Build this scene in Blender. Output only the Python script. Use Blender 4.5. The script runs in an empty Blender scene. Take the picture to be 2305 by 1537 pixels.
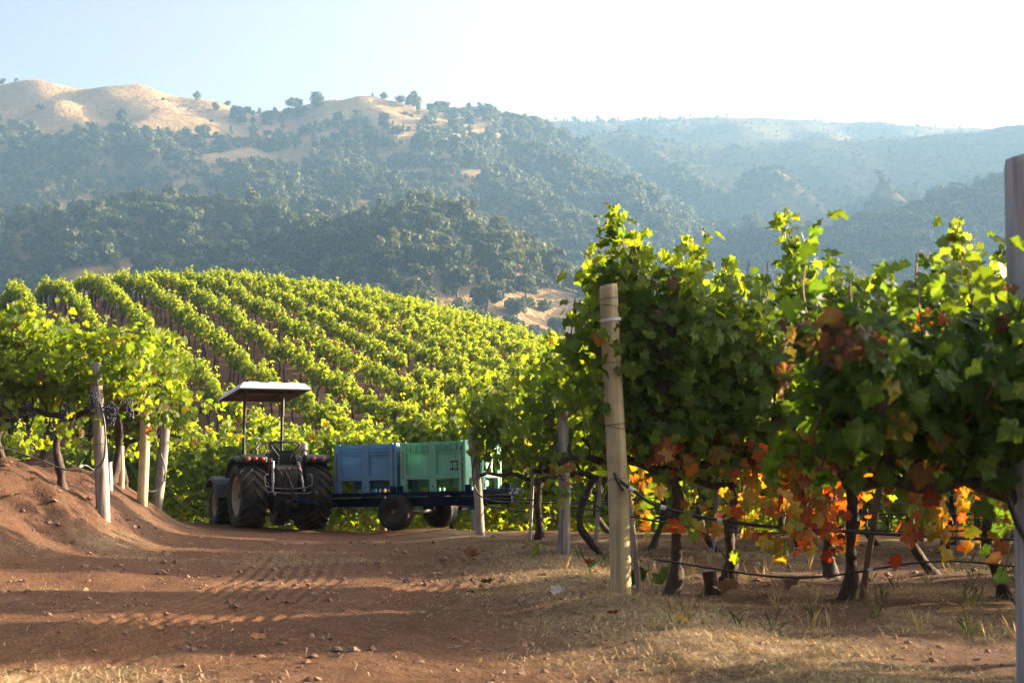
import bpy, math, random
import numpy as np
from mathutils import Matrix, Vector

R = math.radians
SC = bpy.context.scene
COL = SC.collection

# ------------------------------------------------------------------ camera
CAM_H = 1.03
PITCH = math.atan(272 / 3200)
cam_d = bpy.data.cameras.new("camera")
cam = bpy.data.objects.new("camera", cam_d)
COL.objects.link(cam)
cam.location = (0, 0, CAM_H)
cam.rotation_euler = (math.pi / 2 + PITCH, 0, 0)
cam_d.lens = 50
cam_d.sensor_width = 36
cam_d.clip_start = 0.1
cam_d.clip_end = 20000
cam_d.dof.use_dof = True
cam_d.dof.focus_distance = 24
cam_d.dof.aperture_fstop = 5.6
SC.camera = cam

# ------------------------------------------------------------------ sky, sun, exposure
SUN_AZ, SUN_EL = R(66), R(14.5)      # azimuth clockwise from the view direction
world = bpy.data.worlds.new("World")
SC.world = world
world.use_nodes = True
wn = world.node_tree
bg = wn.nodes["Background"]
sky = wn.nodes.new("ShaderNodeTexSky")
sky.sky_type = 'NISHITA'
sky.sun_disc = False
sky.sun_elevation = SUN_EL
sky.sun_rotation = SUN_AZ
sky.air_density = 0.2
sky.dust_density = 10.0
sky.ozone_density = 0.0
wn.links.new(sky.outputs[0], bg.inputs[0])
bg.inputs[1].default_value = 0.097
sun_d = bpy.data.lights.new("sun", 'SUN')
sun_d.energy = 5.0
sun_d.angle = R(0.5)
sun_d.color = (1.0, 0.76, 0.48)
sun = bpy.data.objects.new("sun", sun_d)
COL.objects.link(sun)
sdir = Vector((math.sin(SUN_AZ) * math.cos(SUN_EL), math.cos(SUN_AZ) * math.cos(SUN_EL), math.sin(SUN_EL)))
sun.rotation_euler = sdir.to_track_quat('Z', 'Y').to_euler()
SC.view_settings.view_transform = 'Standard'
SC.view_settings.look = 'None'
SC.view_settings.gamma = 1
SC.view_settings.use_curve_mapping = False
SC.view_settings.exposure = 2.62
SC.cycles.use_denoising = True
SC.cycles.max_bounces = 8
SC.cycles.diffuse_bounces = 3
SC.cycles.transmission_bounces = 4
SC.cycles.volume_bounces = 0
SC.cycles.sample_clamp_indirect = 4.0

rng = np.random.default_rng(7)
random.seed(7)

# ------------------------------------------------------------------ helpers
FPX = 3201.4
def P(px, py, d):
    """pixel of the photograph and forward distance in metres -> world point"""
    u, v = (px - 1152.5) / FPX, (768.5 - py) / FPX
    cy, sy = math.cos(PITCH), math.sin(PITCH)
    y = cy - v * sy
    z = sy + v * cy
    k = d / y
    return np.array((u * k, d, CAM_H + z * k))

def pix(X, Y, Z):
    cy, sy = math.cos(PITCH), math.sin(PITCH)
    dz = Z - CAM_H
    f = Y * cy + dz * sy
    up = -Y * sy + dz * cy
    return 1152.5 + X / f * FPX, 768.5 - up / f * FPX

def vnoise(x, y, seed=0):
    xi, yi = np.floor(x).astype(np.int64), np.floor(y).astype(np.int64)
    xf, yf = x - xi, y - yi
    xf, yf = xf * xf * (3 - 2 * xf), yf * yf * (3 - 2 * yf)
    def h(a, b):
        n = (a * 374761393 + b * 668265263 + seed * 1442695041) & 0xffffffff
        n = ((n ^ (n >> 13)) * 1274126177) & 0xffffffff
        n = n ^ (n >> 16)
        return (n & 0xffff) / 65535.0
    return ((h(xi, yi) * (1 - xf) + h(xi + 1, yi) * xf) * (1 - yf)
            + (h(xi, yi + 1) * (1 - xf) + h(xi + 1, yi + 1) * xf) * yf) * 2 - 1

def fbm(x, y, oct=4, seed=0):
    s, a, t = 0, 1, 0
    for i in range(oct):
        s = s + a * vnoise(x, y, seed + i); t += a
        x, y, a = x * 2.03 + 11.3, y * 2.03 - 7.7, a * 0.5
    return s / t

def sstep(a, b, x):
    t = np.clip((x - a) / (b - a), 0, 1)
    return t * t * (3 - 2 * t)

def mesh_tris(name, V, F, mats, smooth=False, tint=None, attrs=None, midx=None):
    """V (n,3), F (m,k) arrays with k 3 or 4 -> mesh data"""
    me = bpy.data.meshes.new(name)
    V = np.asarray(V, np.float32); F = np.asarray(F, np.int32)
    m, k = F.shape
    me.vertices.add(len(V)); me.vertices.foreach_set("co", V.ravel())
    me.loops.add(m * k); me.loops.foreach_set("vertex_index", F.ravel())
    me.polygons.add(m)
    me.polygons.foreach_set("loop_start", np.arange(0, m * k, k, dtype=np.int32))
    if smooth: me.polygons.foreach_set("use_smooth", np.ones(m, bool))
    else: me.polygons.foreach_set("use_smooth", np.zeros(m, bool))
    if midx is not None: me.polygons.foreach_set("material_index", np.asarray(midx, np.int32))
    if tint is not None:
        a = me.attributes.new("tint", 'FLOAT_COLOR', 'POINT')
        a.data.foreach_set("color", np.c_[tint, np.ones(len(V))].astype(np.float32).ravel())
    for n, arr in (attrs or {}).items():
        a = me.attributes.new(n, 'FLOAT', 'POINT'); a.data.foreach_set("value", np.asarray(arr, np.float32))
    for mt in (mats if isinstance(mats, (list, tuple)) else [mats]): me.materials.append(mt)
    me.update(calc_edges=True)
    return me

def link(name, data, parent=None, loc=None, rot=None, label=None, cat=None, group=None, kind=None):
    o = bpy.data.objects.new(name, data)
    COL.objects.link(o)
    if parent is not None: o.parent = parent
    if loc is not None: o.location = [float(v) for v in loc]
    if rot is not None: o.rotation_euler = rot
    if label: o["label"] = label
    if cat: o["category"] = cat
    if group: o["group"] = group
    if kind: o["kind"] = kind
    return o

class MB:
    """collects shapes, builds ONE mesh object"""
    def __init__(s): s.v, s.f, s.sm = [], [], []
    def add(s, V, F, smooth=False):
        b = len(s.v)
        s.v += [tuple(float(c) for c in p) for p in V]
        s.f += [tuple(i + b for i in f) for f in F]
        s.sm += [smooth] * len(F)
        return s
    def box(s, c, d, bev=0.0, M=None):
        x, y, z = (q / 2 for q in d)
        if bev <= 0:
            V = [(i * x, j * y, k * z) for i in (-1, 1) for j in (-1, 1) for k in (-1, 1)]
            F = [(0, 1, 3, 2), (4, 6, 7, 5), (0, 4, 5, 1), (2, 3, 7, 6), (0, 2, 6, 4), (1, 5, 7, 3)]
        else:
            b = min(bev, x * .9, y * .9, z * .9)
            V, F, ix = [], [], {}
            for i in (-1, 1):
                for j in (-1, 1):
                    for k in (-1, 1):
                        for a in range(3):
                            p = [i * (x - b), j * (y - b), k * (z - b)]
                            p[a] = (i * x, j * y, k * z)[a]
                            ix[(i, j, k, a)] = len(V); V.append(tuple(p))
            for a in range(3):
                o1, o2 = [q for q in range(3) if q != a]
                for sgn in (-1, 1):
                    q = []
                    for (u, w) in ((-1, -1), (1, -1), (1, 1), (-1, 1)):
                        t = [0, 0, 0]; t[a] = sgn; t[o1] = u; t[o2] = w
                        q.append(ix[(*t, a)])
                    flip = (sgn < 0) != (a == 1)
                    F.append(tuple(q[::-1]) if flip else tuple(q))
            for a in range(3):
                o1, o2 = [q for q in range(3) if q != a]
                for u in (-1, 1):
                    for w in (-1, 1):
                        t0 = [0, 0, 0]; t0[a] = -1; t0[o1] = u; t0[o2] = w
                        t1 = list(t0); t1[a] = 1
                        F.append((ix[(*t0, o1)], ix[(*t1, o1)], ix[(*t1, o2)], ix[(*t0, o2)]))
            for i in (-1, 1):
                for j in (-1, 1):
                    for k in (-1, 1):
                        F.append(tuple(ix[(i, j, k, a)] for a in range(3)))
        if M is not None: V = [tuple(M @ Vector(p)) for p in V]
        s.add([(p[0] + c[0], p[1] + c[1], p[2] + c[2]) for p in V], F)
        return s
    def tube(s, pts, r, n=8, cap=True, smooth=True):
        pts = [Vector(p) for p in pts]
        rs = r if isinstance(r, (list, tuple, np.ndarray)) else [r] * len(pts)
        V, F = [], []
        prev = None
        for i, p in enumerate(pts):
            t = (pts[min(i + 1, len(pts) - 1)] - pts[max(i - 1, 0)])
            t = t.normalized() if t.length > 1e-9 else Vector((0, 0, 1))
            if prev is None:
                a = Vector((1, 0, 0)) if abs(t.x) < .9 else Vector((0, 1, 0))
                n1 = t.cross(a).normalized()
            else:
                n1 = (prev - t * prev.dot(t)).normalized()
            prev = n1; n2 = t.cross(n1)
            for k in range(n):
                a = 2 * math.pi * k / n
                V.append(p + (n1 * math.cos(a) + n2 * math.sin(a)) * float(rs[i]))
        for i in range(len(pts) - 1):
            for k in range(n):
                F.append((i * n + k, i * n + (k + 1) % n, (i + 1) * n + (k + 1) % n, (i + 1) * n + k))
        s.add(V, F, smooth)
        if cap:
            b = len(pts) * n
            s.add([V[k] for k in range(n)], [tuple(range(n))[::-1]])
            s.add([V[b - n + k] for k in range(n)], [tuple(range(n))])
        return s
    def lathe(s, prof, n=24, axis='x', c=(0, 0, 0), smooth=True, close=False):
        """prof: (along, radius)"""
        V, F = [], []
        for (a, r) in prof:
            for k in range(n):
                t = 2 * math.pi * k / n
                q = (a, r * math.cos(t), r * math.sin(t)) if axis == 'x' else ((r * math.cos(t), a, r * math.sin(t)) if axis == 'y' else (r * math.cos(t), r * math.sin(t), a))
                V.append((q[0] + c[0], q[1] + c[1], q[2] + c[2]))
        m = len(prof)
        for i in range(m - (0 if close else 1)):
            for k in range(n):
                j = (i + 1) % m
                F.append((i * n + k, i * n + (k + 1) % n, j * n + (k + 1) % n, j * n + k))
        s.add(V, F, smooth); return s
    def bar(s, a, b, w, h):
        a, b = Vector(a), Vector(b)
        q = (b - a).to_track_quat('X', 'Z').to_matrix()
        return s.box((a + b) / 2, ((b - a).length, w, h), 0.004, q)
    def mesh(s, name, mat):
        me = bpy.data.meshes.new(name)
        me.from_pydata(s.v, [], s.f)
        me.polygons.foreach_set("use_smooth", s.sm)
        for m in (mat if isinstance(mat, (list, tuple)) else [mat]): me.materials.append(m)
        me.update(); return me
    def build(s, name, mat, parent=None, **kw):
        return link(name, s.mesh(name, mat), parent, **kw)

# ------------------------------------------------------------------ materials
def new_mat(name):
    m = bpy.data.materials.new(name); m.use_nodes = True
    nt = m.node_tree
    return m, nt, nt.nodes["Principled BSDF"], nt.nodes["Material Output"]

def nd(nt, t, **kw):
    n = nt.nodes.new(t)
    for k, v in kw.items():
        if k in n.inputs.keys() if hasattr(n.inputs, 'keys') else False: n.inputs[k].default_value = v
        else: setattr(n, k, v)
    return n

def pmat(name, c1, c2=None, scale=8, rough=.6, bump=0.0, metal=0, stretch=(1, 1, 1), coat=0, spec=.5, dust=None, contrast=(.35, .65)):
    m, nt, b, out = new_mat(name)
    b.inputs["Roughness"].default_value = rough
    b.inputs["Metallic"].default_value = metal
    b.inputs["Specular IOR Level"].default_value = spec
    b.inputs["Coat Weight"].default_value = coat
    L = nt.links.new
    tc = nt.nodes.new("ShaderNodeTexCoord")
    mp = nt.nodes.new("ShaderNodeMapping"); mp.inputs["Scale"].default_value = stretch
    L(tc.outputs["Object"], mp.inputs[0])
    nz = nt.nodes.new("ShaderNodeTexNoise"); nz.inputs["Scale"].default_value = scale
    nz.inputs["Detail"].default_value = 6; nz.inputs["Roughness"].default_value = .65
    L(mp.outputs[0], nz.inputs["Vector"])
    cr = nt.nodes.new("ShaderNodeValToRGB")
    cr.color_ramp.elements[0].position, cr.color_ramp.elements[1].position = contrast
    c2 = c2 or tuple(x * .7 for x in c1)
    cr.color_ramp.elements[0].color = (*c2, 1); cr.color_ramp.elements[1].color = (*c1, 1)
    L(nz.outputs[0], cr.inputs[0])
    col = cr.outputs[0]
    if dust:
        n2 = nt.nodes.new("ShaderNodeTexNoise"); n2.inputs["Scale"].default_value = dust[1]; n2.inputs["Detail"].default_value = 5
        L(tc.outputs["Object"], n2.inputs["Vector"])
        r2 = nt.nodes.new("ShaderNodeValToRGB")
        r2.color_ramp.elements[0].position, r2.color_ramp.elements[1].position = .45, .75
        r2.color_ramp.elements[1].color = (dust[2],) * 3 + (1,)
        L(n2.outputs[0], r2.inputs[0])
        mx = nt.nodes.new("ShaderNodeMix"); mx.data_type = 'RGBA'
        L(r2.outputs[0], mx.inputs[0]); L(col, mx.inputs[6]); mx.inputs[7].default_value = (*dust[0], 1)
        col = mx.outputs[2]
    L(col, b.inputs["Base Color"])
    if bump:
        bp = nt.nodes.new("ShaderNodeBump"); bp.inputs["Strength"].default_value = bump; bp.inputs["Distance"].default_value = .02
        L(nz.outputs[0], bp.inputs["Height"]); L(bp.outputs[0], b.inputs["Normal"])
    return m

def leaf_mat(name, nscale=28, trans=2.0, mixf=.45, jitter=.25, rough=.55, tcol=(1.1, 1.0, .35)):
    m, nt, b, out = new_mat(name)
    L = nt.links.new
    at = nt.nodes.new("ShaderNodeAttribute"); at.attribute_name = "tint"
    ge = nt.nodes.new("ShaderNodeNewGeometry")
    oi = nt.nodes.new("ShaderNodeObjectInfo")
    ad = nt.nodes.new("ShaderNodeMath"); ad.operation = 'ADD'
    L(ge.outputs["Random Per Island"], ad.inputs[0]); L(oi.outputs["Random"], ad.inputs[1])
    fr = nt.nodes.new("ShaderNodeMath"); fr.operation = 'FRACT'; L(ad.outputs[0], fr.inputs[0])
    mr = nt.nodes.new("ShaderNodeMapRange"); mr.inputs[3].default_value = 1 - jitter; mr.inputs[4].default_value = 1 + jitter
    L(fr.outputs[0], mr.inputs[0])
    hs = nt.nodes.new("ShaderNodeHueSaturation"); L(at.outputs["Color"], hs.inputs["Color"]); L(mr.outputs[0], hs.inputs["Value"])
    mh = nt.nodes.new("ShaderNodeMapRange"); mh.inputs[3].default_value = .488; mh.inputs[4].default_value = .51
    f2 = nt.nodes.new("ShaderNodeMath"); f2.operation = 'MULTIPLY'; f2.inputs[1].default_value = 7.31; L(fr.outputs[0], f2.inputs[0])
    f3 = nt.nodes.new("ShaderNodeMath"); f3.operation = 'FRACT'; L(f2.outputs[0], f3.inputs[0])
    L(f3.outputs[0], mh.inputs[0]); L(mh.outputs[0], hs.inputs["Hue"])
    L(hs.outputs[0], b.inputs["Base Color"])
    b.inputs["Roughness"].default_value = rough
    b.inputs["Specular IOR Level"].default_value = .28
    tc = nt.nodes.new("ShaderNodeTexCoord"); nz = nt.nodes.new("ShaderNodeTexNoise"); nz.inputs["Scale"].default_value = nscale; nz.inputs["Detail"].default_value = 3
    L(ge.outputs["Position"], nz.inputs["Vector"])
    bp = nt.nodes.new("ShaderNodeBump"); bp.inputs["Strength"].default_value = .8; bp.inputs["Distance"].default_value = .6 / nscale
    L(nz.outputs[0], bp.inputs["Height"]); L(bp.outputs[0], b.inputs["Normal"])
    mv = nt.nodes.new("ShaderNodeMapRange"); mv.inputs[1].default_value = .3; mv.inputs[2].default_value = .7; mv.inputs[3].default_value = .72; mv.inputs[4].default_value = 1.25
    L(nz.outputs[0], mv.inputs[0])
    vm = nt.nodes.new("ShaderNodeVectorMath"); vm.operation = 'SCALE'; L(hs.outputs[0], vm.inputs[0]); L(mv.outputs[0], vm.inputs["Scale"])
    L(vm.outputs[0], b.inputs["Base Color"])
    tr = nt.nodes.new("ShaderNodeBsdfTranslucent")
    mu = nt.nodes.new("ShaderNodeMix"); mu.data_type = 'RGBA'; mu.blend_type = 'MULTIPLY'; mu.inputs[0].default_value = 1
    mu.clamp_result = False
    L(hs.outputs[0], mu.inputs[6]); mu.inputs[7].default_value = tuple(trans * c for c in tcol) + (1,)
    L(mu.outputs[2], tr.inputs["Color"])
    mx = nt.nodes.new("ShaderNodeMixShader"); mx.inputs[0].default_value = mixf
    L(b.outputs[0], mx.inputs[1]); L(tr.outputs[0], mx.inputs[2]); L(mx.outputs[0], out.inputs[0])
    return m

M_dry = leaf_mat("fallen_leaf", nscale=40, trans=.8, mixf=.15, rough=.75)
M_leaf = leaf_mat("vine_leaf", trans=3.5, mixf=.46, tcol=(1.15, 1.0, .28))
M_tree = leaf_mat("oak_leaf", nscale=.4, trans=1.5, mixf=.25, rough=.7)
M_bark = pmat("vine_bark", (.085, .055, .038), (.03, .02, .014), 30, .9, .9, stretch=(1, 1, .25))
M_cane = pmat("cane_bark", (.20, .085, .04), (.12, .05, .025), 20, .7)
M_wood_new = pmat("pale_post_wood", (.56, .45, .25), (.40, .30, .155), 26, .75, .6, stretch=(1, 1, .05), dust=((.20, .20, .09), 5, .6), contrast=(.38, .56))
M_wood_grey = pmat("weathered_post_wood", (.42, .375, .33), (.22, .18, .15), 28, .85, .9, stretch=(1, 1, .05), dust=((.10, .07, .05), 5, .6), contrast=(.40, .56))
M_wood_silver = pmat("silver_post_wood", (.52, .53, .55), (.33, .33, .34), 28, .85, .8, stretch=(1, 1, .05), dust=((.2, .18, .16), 5, .4), contrast=(.40, .58))
M_wood_brown = pmat("brown_stake_wood", (.20, .12, .07), (.10, .06, .035), 16, .85, .5, stretch=(1, 1, .07))
M_steel_rust = pmat("rusty_steel", (.13, .05, .03), (.06, .025, .015), 30, .8, .2)
M_hose = pmat("black_hose", (.012, .012, .014), (.03, .028, .026), 6, .45)
M_wire = pmat("wire", (.10, .09, .08), (.06, .05, .04), 20, .5, metal=.6)
M_white_plastic = pmat("white_plastic", (.75, .76, .80), (.6, .6, .62), 10, .5)
M_grape = pmat("dark_grape", (.035, .035, .075), (.012, .010, .022), 40, .5, dust=((.12, .13, .2), 60, .5))

# ------------------------------------------------------------------ terrain functions
E = np.array((.990, .14)); E /= np.linalg.norm(E)          # direction of the rows right of the road
EN = np.array((-E[1], E[0]))
PHI = math.atan2(E[1], E[0])
POST_LINE = np.array([(-30, 8.), (0, 2.6), (5.1, 1.75), (10.3, .78), (15.6, .56), (19.4, -.43), (24.3, -1.6), (27, -4.2), (29.6, -7.), (32, -10.), (60, -30)])
TOE = np.array([(-30, -9.), (0, -7.4), (8, -6.5), (10, -5.8), (12, -5.0), (14, -4.3), (16, -3.95), (20, -4.4), (23, -5.5), (27, -8.2), (32, -13), (60, -40)])
PROF = np.array([(-60, 0), (0, 0), (20, 0), (22.5, -.04), (25, -.5), (28, -.85), (32, -.8), (38, .15), (45, 1.5), (55, 3.75), (65, 6.1), (80, 9.5), (95, 12.2), (108, 13.6), (118, 13.8), (130, 12.6), (150, 7), (180, -4), (230, -24), (300, -40)])
def prof(Y):
    # smoothed piecewise profile of the dome
    s = 0
    for o, w in ((-4, .2), (-2, .2), (0, .2), (2, .2), (4, .2)):
        k = np.clip((Y - 22) / 15, 0.05, 1.5)
        s = s + w * np.interp(Y + o * k, PROF[:, 0], PROF[:, 1])
    return s
def toe(Y): return np.interp(Y, TOE[:, 0], TOE[:, 1])
def redge(Y): return np.interp(Y, POST_LINE[:, 0], POST_LINE[:, 1])

def g0(X, Y):
    """ground height without the small detail"""
    X, Y = np.asarray(X, float), np.asarray(Y, float)
    z = prof(Y)
    w = np.clip(z / 13.8, 0, 1)
    dx = X + 23
    z = z - w * np.where(dx > 0, .0080, .0115) * dx ** 2 * np.where(np.abs(dx) > 60, 60 / np.maximum(np.abs(dx), 1), 1)
    fade = 1 - sstep(26, 34, Y)
    q = (toe(Y) - .25 - X) * .85
    bank = np.log1p(np.exp(np.clip(q * 7, -30, 30))) / 7
    bank = .85 * np.tanh(bank / .85) * sstep(-2, 9, Y)
    bank = bank * (1 + .3 * fbm(X * 1.1, Y * 1.1, 3, 77)) + .13 * sstep(.1, .5, bank) * fbm(X * 3.1, Y * 3.1, 3, 78)
    z = z + bank * fade
    z = z + .045 * np.clip(-2.5 - X, 0, 3) * sstep(6, 11, Y) * fade
    # ground falls gently away right of the rows
    z = z - .02 * np.clip(X - 4, 0, 60) * (1 - sstep(35, 60, Y))
    return z

def road_mask(X, Y):
    return sstep(-.5, .3, X - toe(Y)) * sstep(-.2, .5, redge(Y) - .35 - X) * (1 - sstep(24, 27, Y))

TRACKS = []
def track_path(pts):
    pts = np.array(pts, float); TRACKS.append(pts)
# wheel tracks across the road (plan coordinates)
track_path([(-3.0, 5.4), (-2.55, 7.2), (-2.25, 8.6), (-1.95, 10.5), (-2.0, 13), (-2.4, 17), (-3.0, 21)])
track_path([(-1.75, 5.4), (-1.35, 7.2), (-.95, 8.8), (-.75, 10.6), (-.8, 13), (-1.2, 17), (-1.9, 21)])
track_path([(-3.9, 6.6), (-2.6, 7.9), (-1.4, 9.6), (-.6, 12.0), (-.45, 15), (-1.1, 20)])
def g_detail(X, Y):
    near = (1 - sstep(20, 40, Y))
    z = .055 * fbm(X * .55, Y * .45, 3, 3) * near + .022 * fbm(X * 2.3, Y * 2.0, 3, 9) * near
    z += .011 * fbm(X * 8, Y * 8, 3, 15) * near * (1 - sstep(9, 16, Y))
    rm = road_mask(X, Y)
    z += .012 * np.abs(fbm(X * 4.1, Y * 4.1, 3, 21)) * near * (1 - rm)
    for i, pts in enumerate(TRACKS):
        cx = np.interp(Y, pts[:, 1], pts[:, 0])
        dxl = X - cx
        hw_ = .5 if i == 0 else .26
        inb = (1 - sstep(hw_, hw_ + .1, np.abs(dxl))) * sstep(5, 5.6, Y) * (1 - sstep(19, 21, Y))
        wear = .3 + .7 * sstep(-.25, .35, fbm(X * .6 + 9 * i, Y * .6, 2, 40 + i))
        tf = 1 - sstep(13, 19, Y)
        rim = np.exp(-((np.abs(dxl) - hw_ - .12) / .06) ** 2) * sstep(5, 5.6, Y) * (1 - sstep(19, 21, Y))
        chev = np.sin((Y * 2 * math.pi / .11) + np.sign(dxl) * 0 + np.abs(dxl) * 26)
        lines = np.sin(dxl * 2 * math.pi / .12)
        pat = (.021 * lines if i == 0 else (.010 * chev if i == 1 else .015 * lines))
        z += (-.014 + pat) * inb * wear * tf + .006 * rim * wear * tf
    # straw berm at the row ends
    b = X - redge(Y)
    z += .07 * np.exp(-((b + .15) / .55) ** 2) * (1 - sstep(22, 26, Y))
    return z
def g(X, Y):
    return g0(X, Y) + g_detail(np.asarray(X, float), np.asarray(Y, float))
def gz(x, y): return float(g(np.array([x]), np.array([y]))[0])

def straw_mask(X, Y):
    b = X - redge(Y)
    n = fbm(X * .9, Y * .9, 4, 55)
    s = np.exp(-((b + .1) / .75) ** 2) * sstep(-.35, .25, n + .1)
    s = np.maximum(s, sstep(.2, 2, b) * sstep(-.1, .35, fbm(X * .7, Y * .7, 4, 61)) * .8)
    s = np.maximum(s, np.exp(-((X - toe(Y) + .35) / .4) ** 2) * sstep(-.3, .3, n) * .55)
    s = np.maximum(s, sstep(.34, .55, fbm(X * .8 + 31, Y * .8, 4, 71)) * .3)
    e = ((X + 2.35) / .8) ** 2 + ((Y - 6.75) / .35) ** 2
    s = np.maximum(s, np.exp(-e) * .8)
    return np.clip(s * (1 - sstep(26, 34, Y)), 0, 1)

# ground material -------------------------------------------------
def soil_mat(name, road):
    m, nt, b, out = new_mat(name); L = nt.links.new
    tc = nt.nodes.new("ShaderNodeTexCoord")
    def noise(sc, det=6, ro=.6, vec=None):
        n = nt.nodes.new("ShaderNodeTexNoise"); n.inputs["Scale"].default_value = sc
        n.inputs["Detail"].default_value = det; n.inputs["Roughness"].default_value = ro
        L(vec or tc.outputs["Object"], n.inputs["Vector"]); return n.outputs[0]
    def ramp(src, p0, p1, c0, c1):
        r = nt.nodes.new("ShaderNodeValToRGB")
        r.color_ramp.elements[0].position, r.color_ramp.elements[1].position = p0, p1
        r.color_ramp.elements[0].color, r.color_ramp.elements[1].color = (*c0, 1), (*c1, 1)
        L(src, r.inputs[0]); return r.outputs[0]
    def mix(f, a, c):
        x = nt.nodes.new("ShaderNodeMix"); x.data_type = 'RGBA'
        L(f, x.inputs[0]); L(a, x.inputs[6]); L(c, x.inputs[7]); return x.outputs[2]
    base = ramp(noise(1.3), .3, .7, (.092, .043, .022), (.142, .071, .036)) if road else ramp(noise(1.3), .3, .7, (.062, .035, .023), (.105, .060, .038))
    fine = ramp(noise(38, 5, .7), .35, .7, (.055, .024, .013), (.175, .088, .045))
    f1 = nt.nodes.new("ShaderNodeValue"); f1.outputs[0].default_value = .45
    c = mix(f1.outputs[0], base, fine)
    speck = ramp(noise(95, 2, .5), .66, .72, (0, 0, 0), (1, 1, 1))
    pale = nt.nodes.new("ShaderNodeRGB"); pale.outputs[0].default_value = (.30, .21, .14, 1)
    c = mix(speck, c, pale.outputs[0])
    at = nt.nodes.new("ShaderNodeAttribute"); at.attribute_name = "straw"
    mp = nt.nodes.new("ShaderNodeMapping"); mp.inputs["Scale"].default_value = (1, 2.2, 1); L(tc.outputs["Object"], mp.inputs[0])
    st = ramp(noise(60, 4, .75, mp.outputs[0]), .3, .72, (.12, .075, .045), (.42, .325, .19))
    brk = nt.nodes.new("ShaderNodeMath"); brk.operation = 'MULTIPLY'
    L(at.outputs["Fac"], brk.inputs[0]); L(ramp(noise(7, 6, .75), .35, .6, (.15,) * 3, (1,) * 3), brk.inputs[1])
    c = mix(brk.outputs[0], c, st)
    bk = nt.nodes.new("ShaderNodeAttribute"); bk.attribute_name = "cut"
    bank_shade = ramp(noise(16, 6, .75), .35, .7, (.045, .022, .014), (.13, .068, .040))  # darker bank soil, with shade put into its colour
    c = mix(bk.outputs["Fac"], c, bank_shade)
    L(c, b.inputs["Base Color"])
    b.inputs["Roughness"].default_value = .95; b.inputs["Specular IOR Level"].default_value = .15
    bp = nt.nodes.new("ShaderNodeBump"); bp.inputs["Strength"].default_value = 1; bp.inputs["Distance"].default_value = .018
    ad = nt.nodes.new("ShaderNodeMath"); ad.operation = 'ADD'
    L(noise(22, 8, .72), ad.inputs[0])
    vo = nt.nodes.new("ShaderNodeTexVoronoi"); vo.inputs["Scale"].default_value = 34; L(tc.outputs["Object"], vo.inputs["Vector"])
    ml = nt.nodes.new("ShaderNodeMath"); ml.operation = 'MULTIPLY'; ml.inputs[1].default_value = -.35
    L(vo.outputs["Distance"], ml.inputs[0]); L(ml.outputs[0], ad.inputs[1])
    L(ad.outputs[0], bp.inputs["Height"]); L(bp.outputs[0], b.inputs["Normal"])
    return m
M_soil, M_road = soil_mat("vineyard_soil", False), soil_mat("road_dirt", True)

def spaced(stops):
    out = [stops[0][0]]
    for (a, sa), (b_, sb) in zip(stops[:-1], stops[1:]):
        n = max(1, int(round((b_ - a) / ((sa + sb) / 2))))
        t = np.arange(1, n + 1) / n
        k = sb / sa
        f = t if abs(k - 1) < .02 else (k ** t - 1) / (k - 1)
        out += list(a + (b_ - a) * f)
    return np.array(out)

gx = spaced([(-260, 12), (-60, 3), (-14, .6), (-6, .07), (-4.2, .021), (.4, .021), (1.6, .028), (3.5, .05), (8, .25), (20, 1.2), (60, 3), (260, 12)])
gy = spaced([(-60, 6), (-8, 1.2), (2, .3), (5.6, .03), (10, .035), (16, .06), (24, .10), (30, .4), (40, 1), (130, 1.6), (290, 6)])
GX, GY = np.meshgrid(gx, gy)
GZ = g(GX, GY)
straw = straw_mask(GX, GY)
cut = np.clip(sstep(.15, .55, toe(GY) - GX) * sstep(9, 12, GY) * (1 - sstep(26, 34, GY)) * (.75 + .5 * fbm(GX * 1.7, GY * 1.7, 3, 88)), 0, 1)  # bank face whose soil colour is darkened to stand for shade
nx, ny = len(gx), len(gy)
idx = np.arange(nx * ny).reshape(ny, nx)
quads = np.stack([idx[:-1, :-1], idx[:-1, 1:], idx[1:, 1:], idx[1:, :-1]], -1).reshape(-1, 4)
VV = np.c_[GX.ravel(), GY.ravel(), GZ.ravel()]
cx = VV[quads].mean(1)
isroad = (cx[:, 0] > toe(cx[:, 1]) - .1) & (cx[:, 0] < redge(cx[:, 1]) - .35) & (cx[:, 1] < 25.5) & (cx[:, 1] > -40)
def sub(sel, name, mat):
    q = quads[sel]; u, inv = np.unique(q, return_inverse=True)
    return link(name, mesh_tris(name, VV[u], inv.reshape(-1, 4), mat, True, attrs={"straw": straw.ravel()[u], "cut": cut.ravel()[u]}), kind="structure")
sub(~isroad, "ground", M_soil)
sub(isroad, "dirt_road", M_road)

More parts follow.
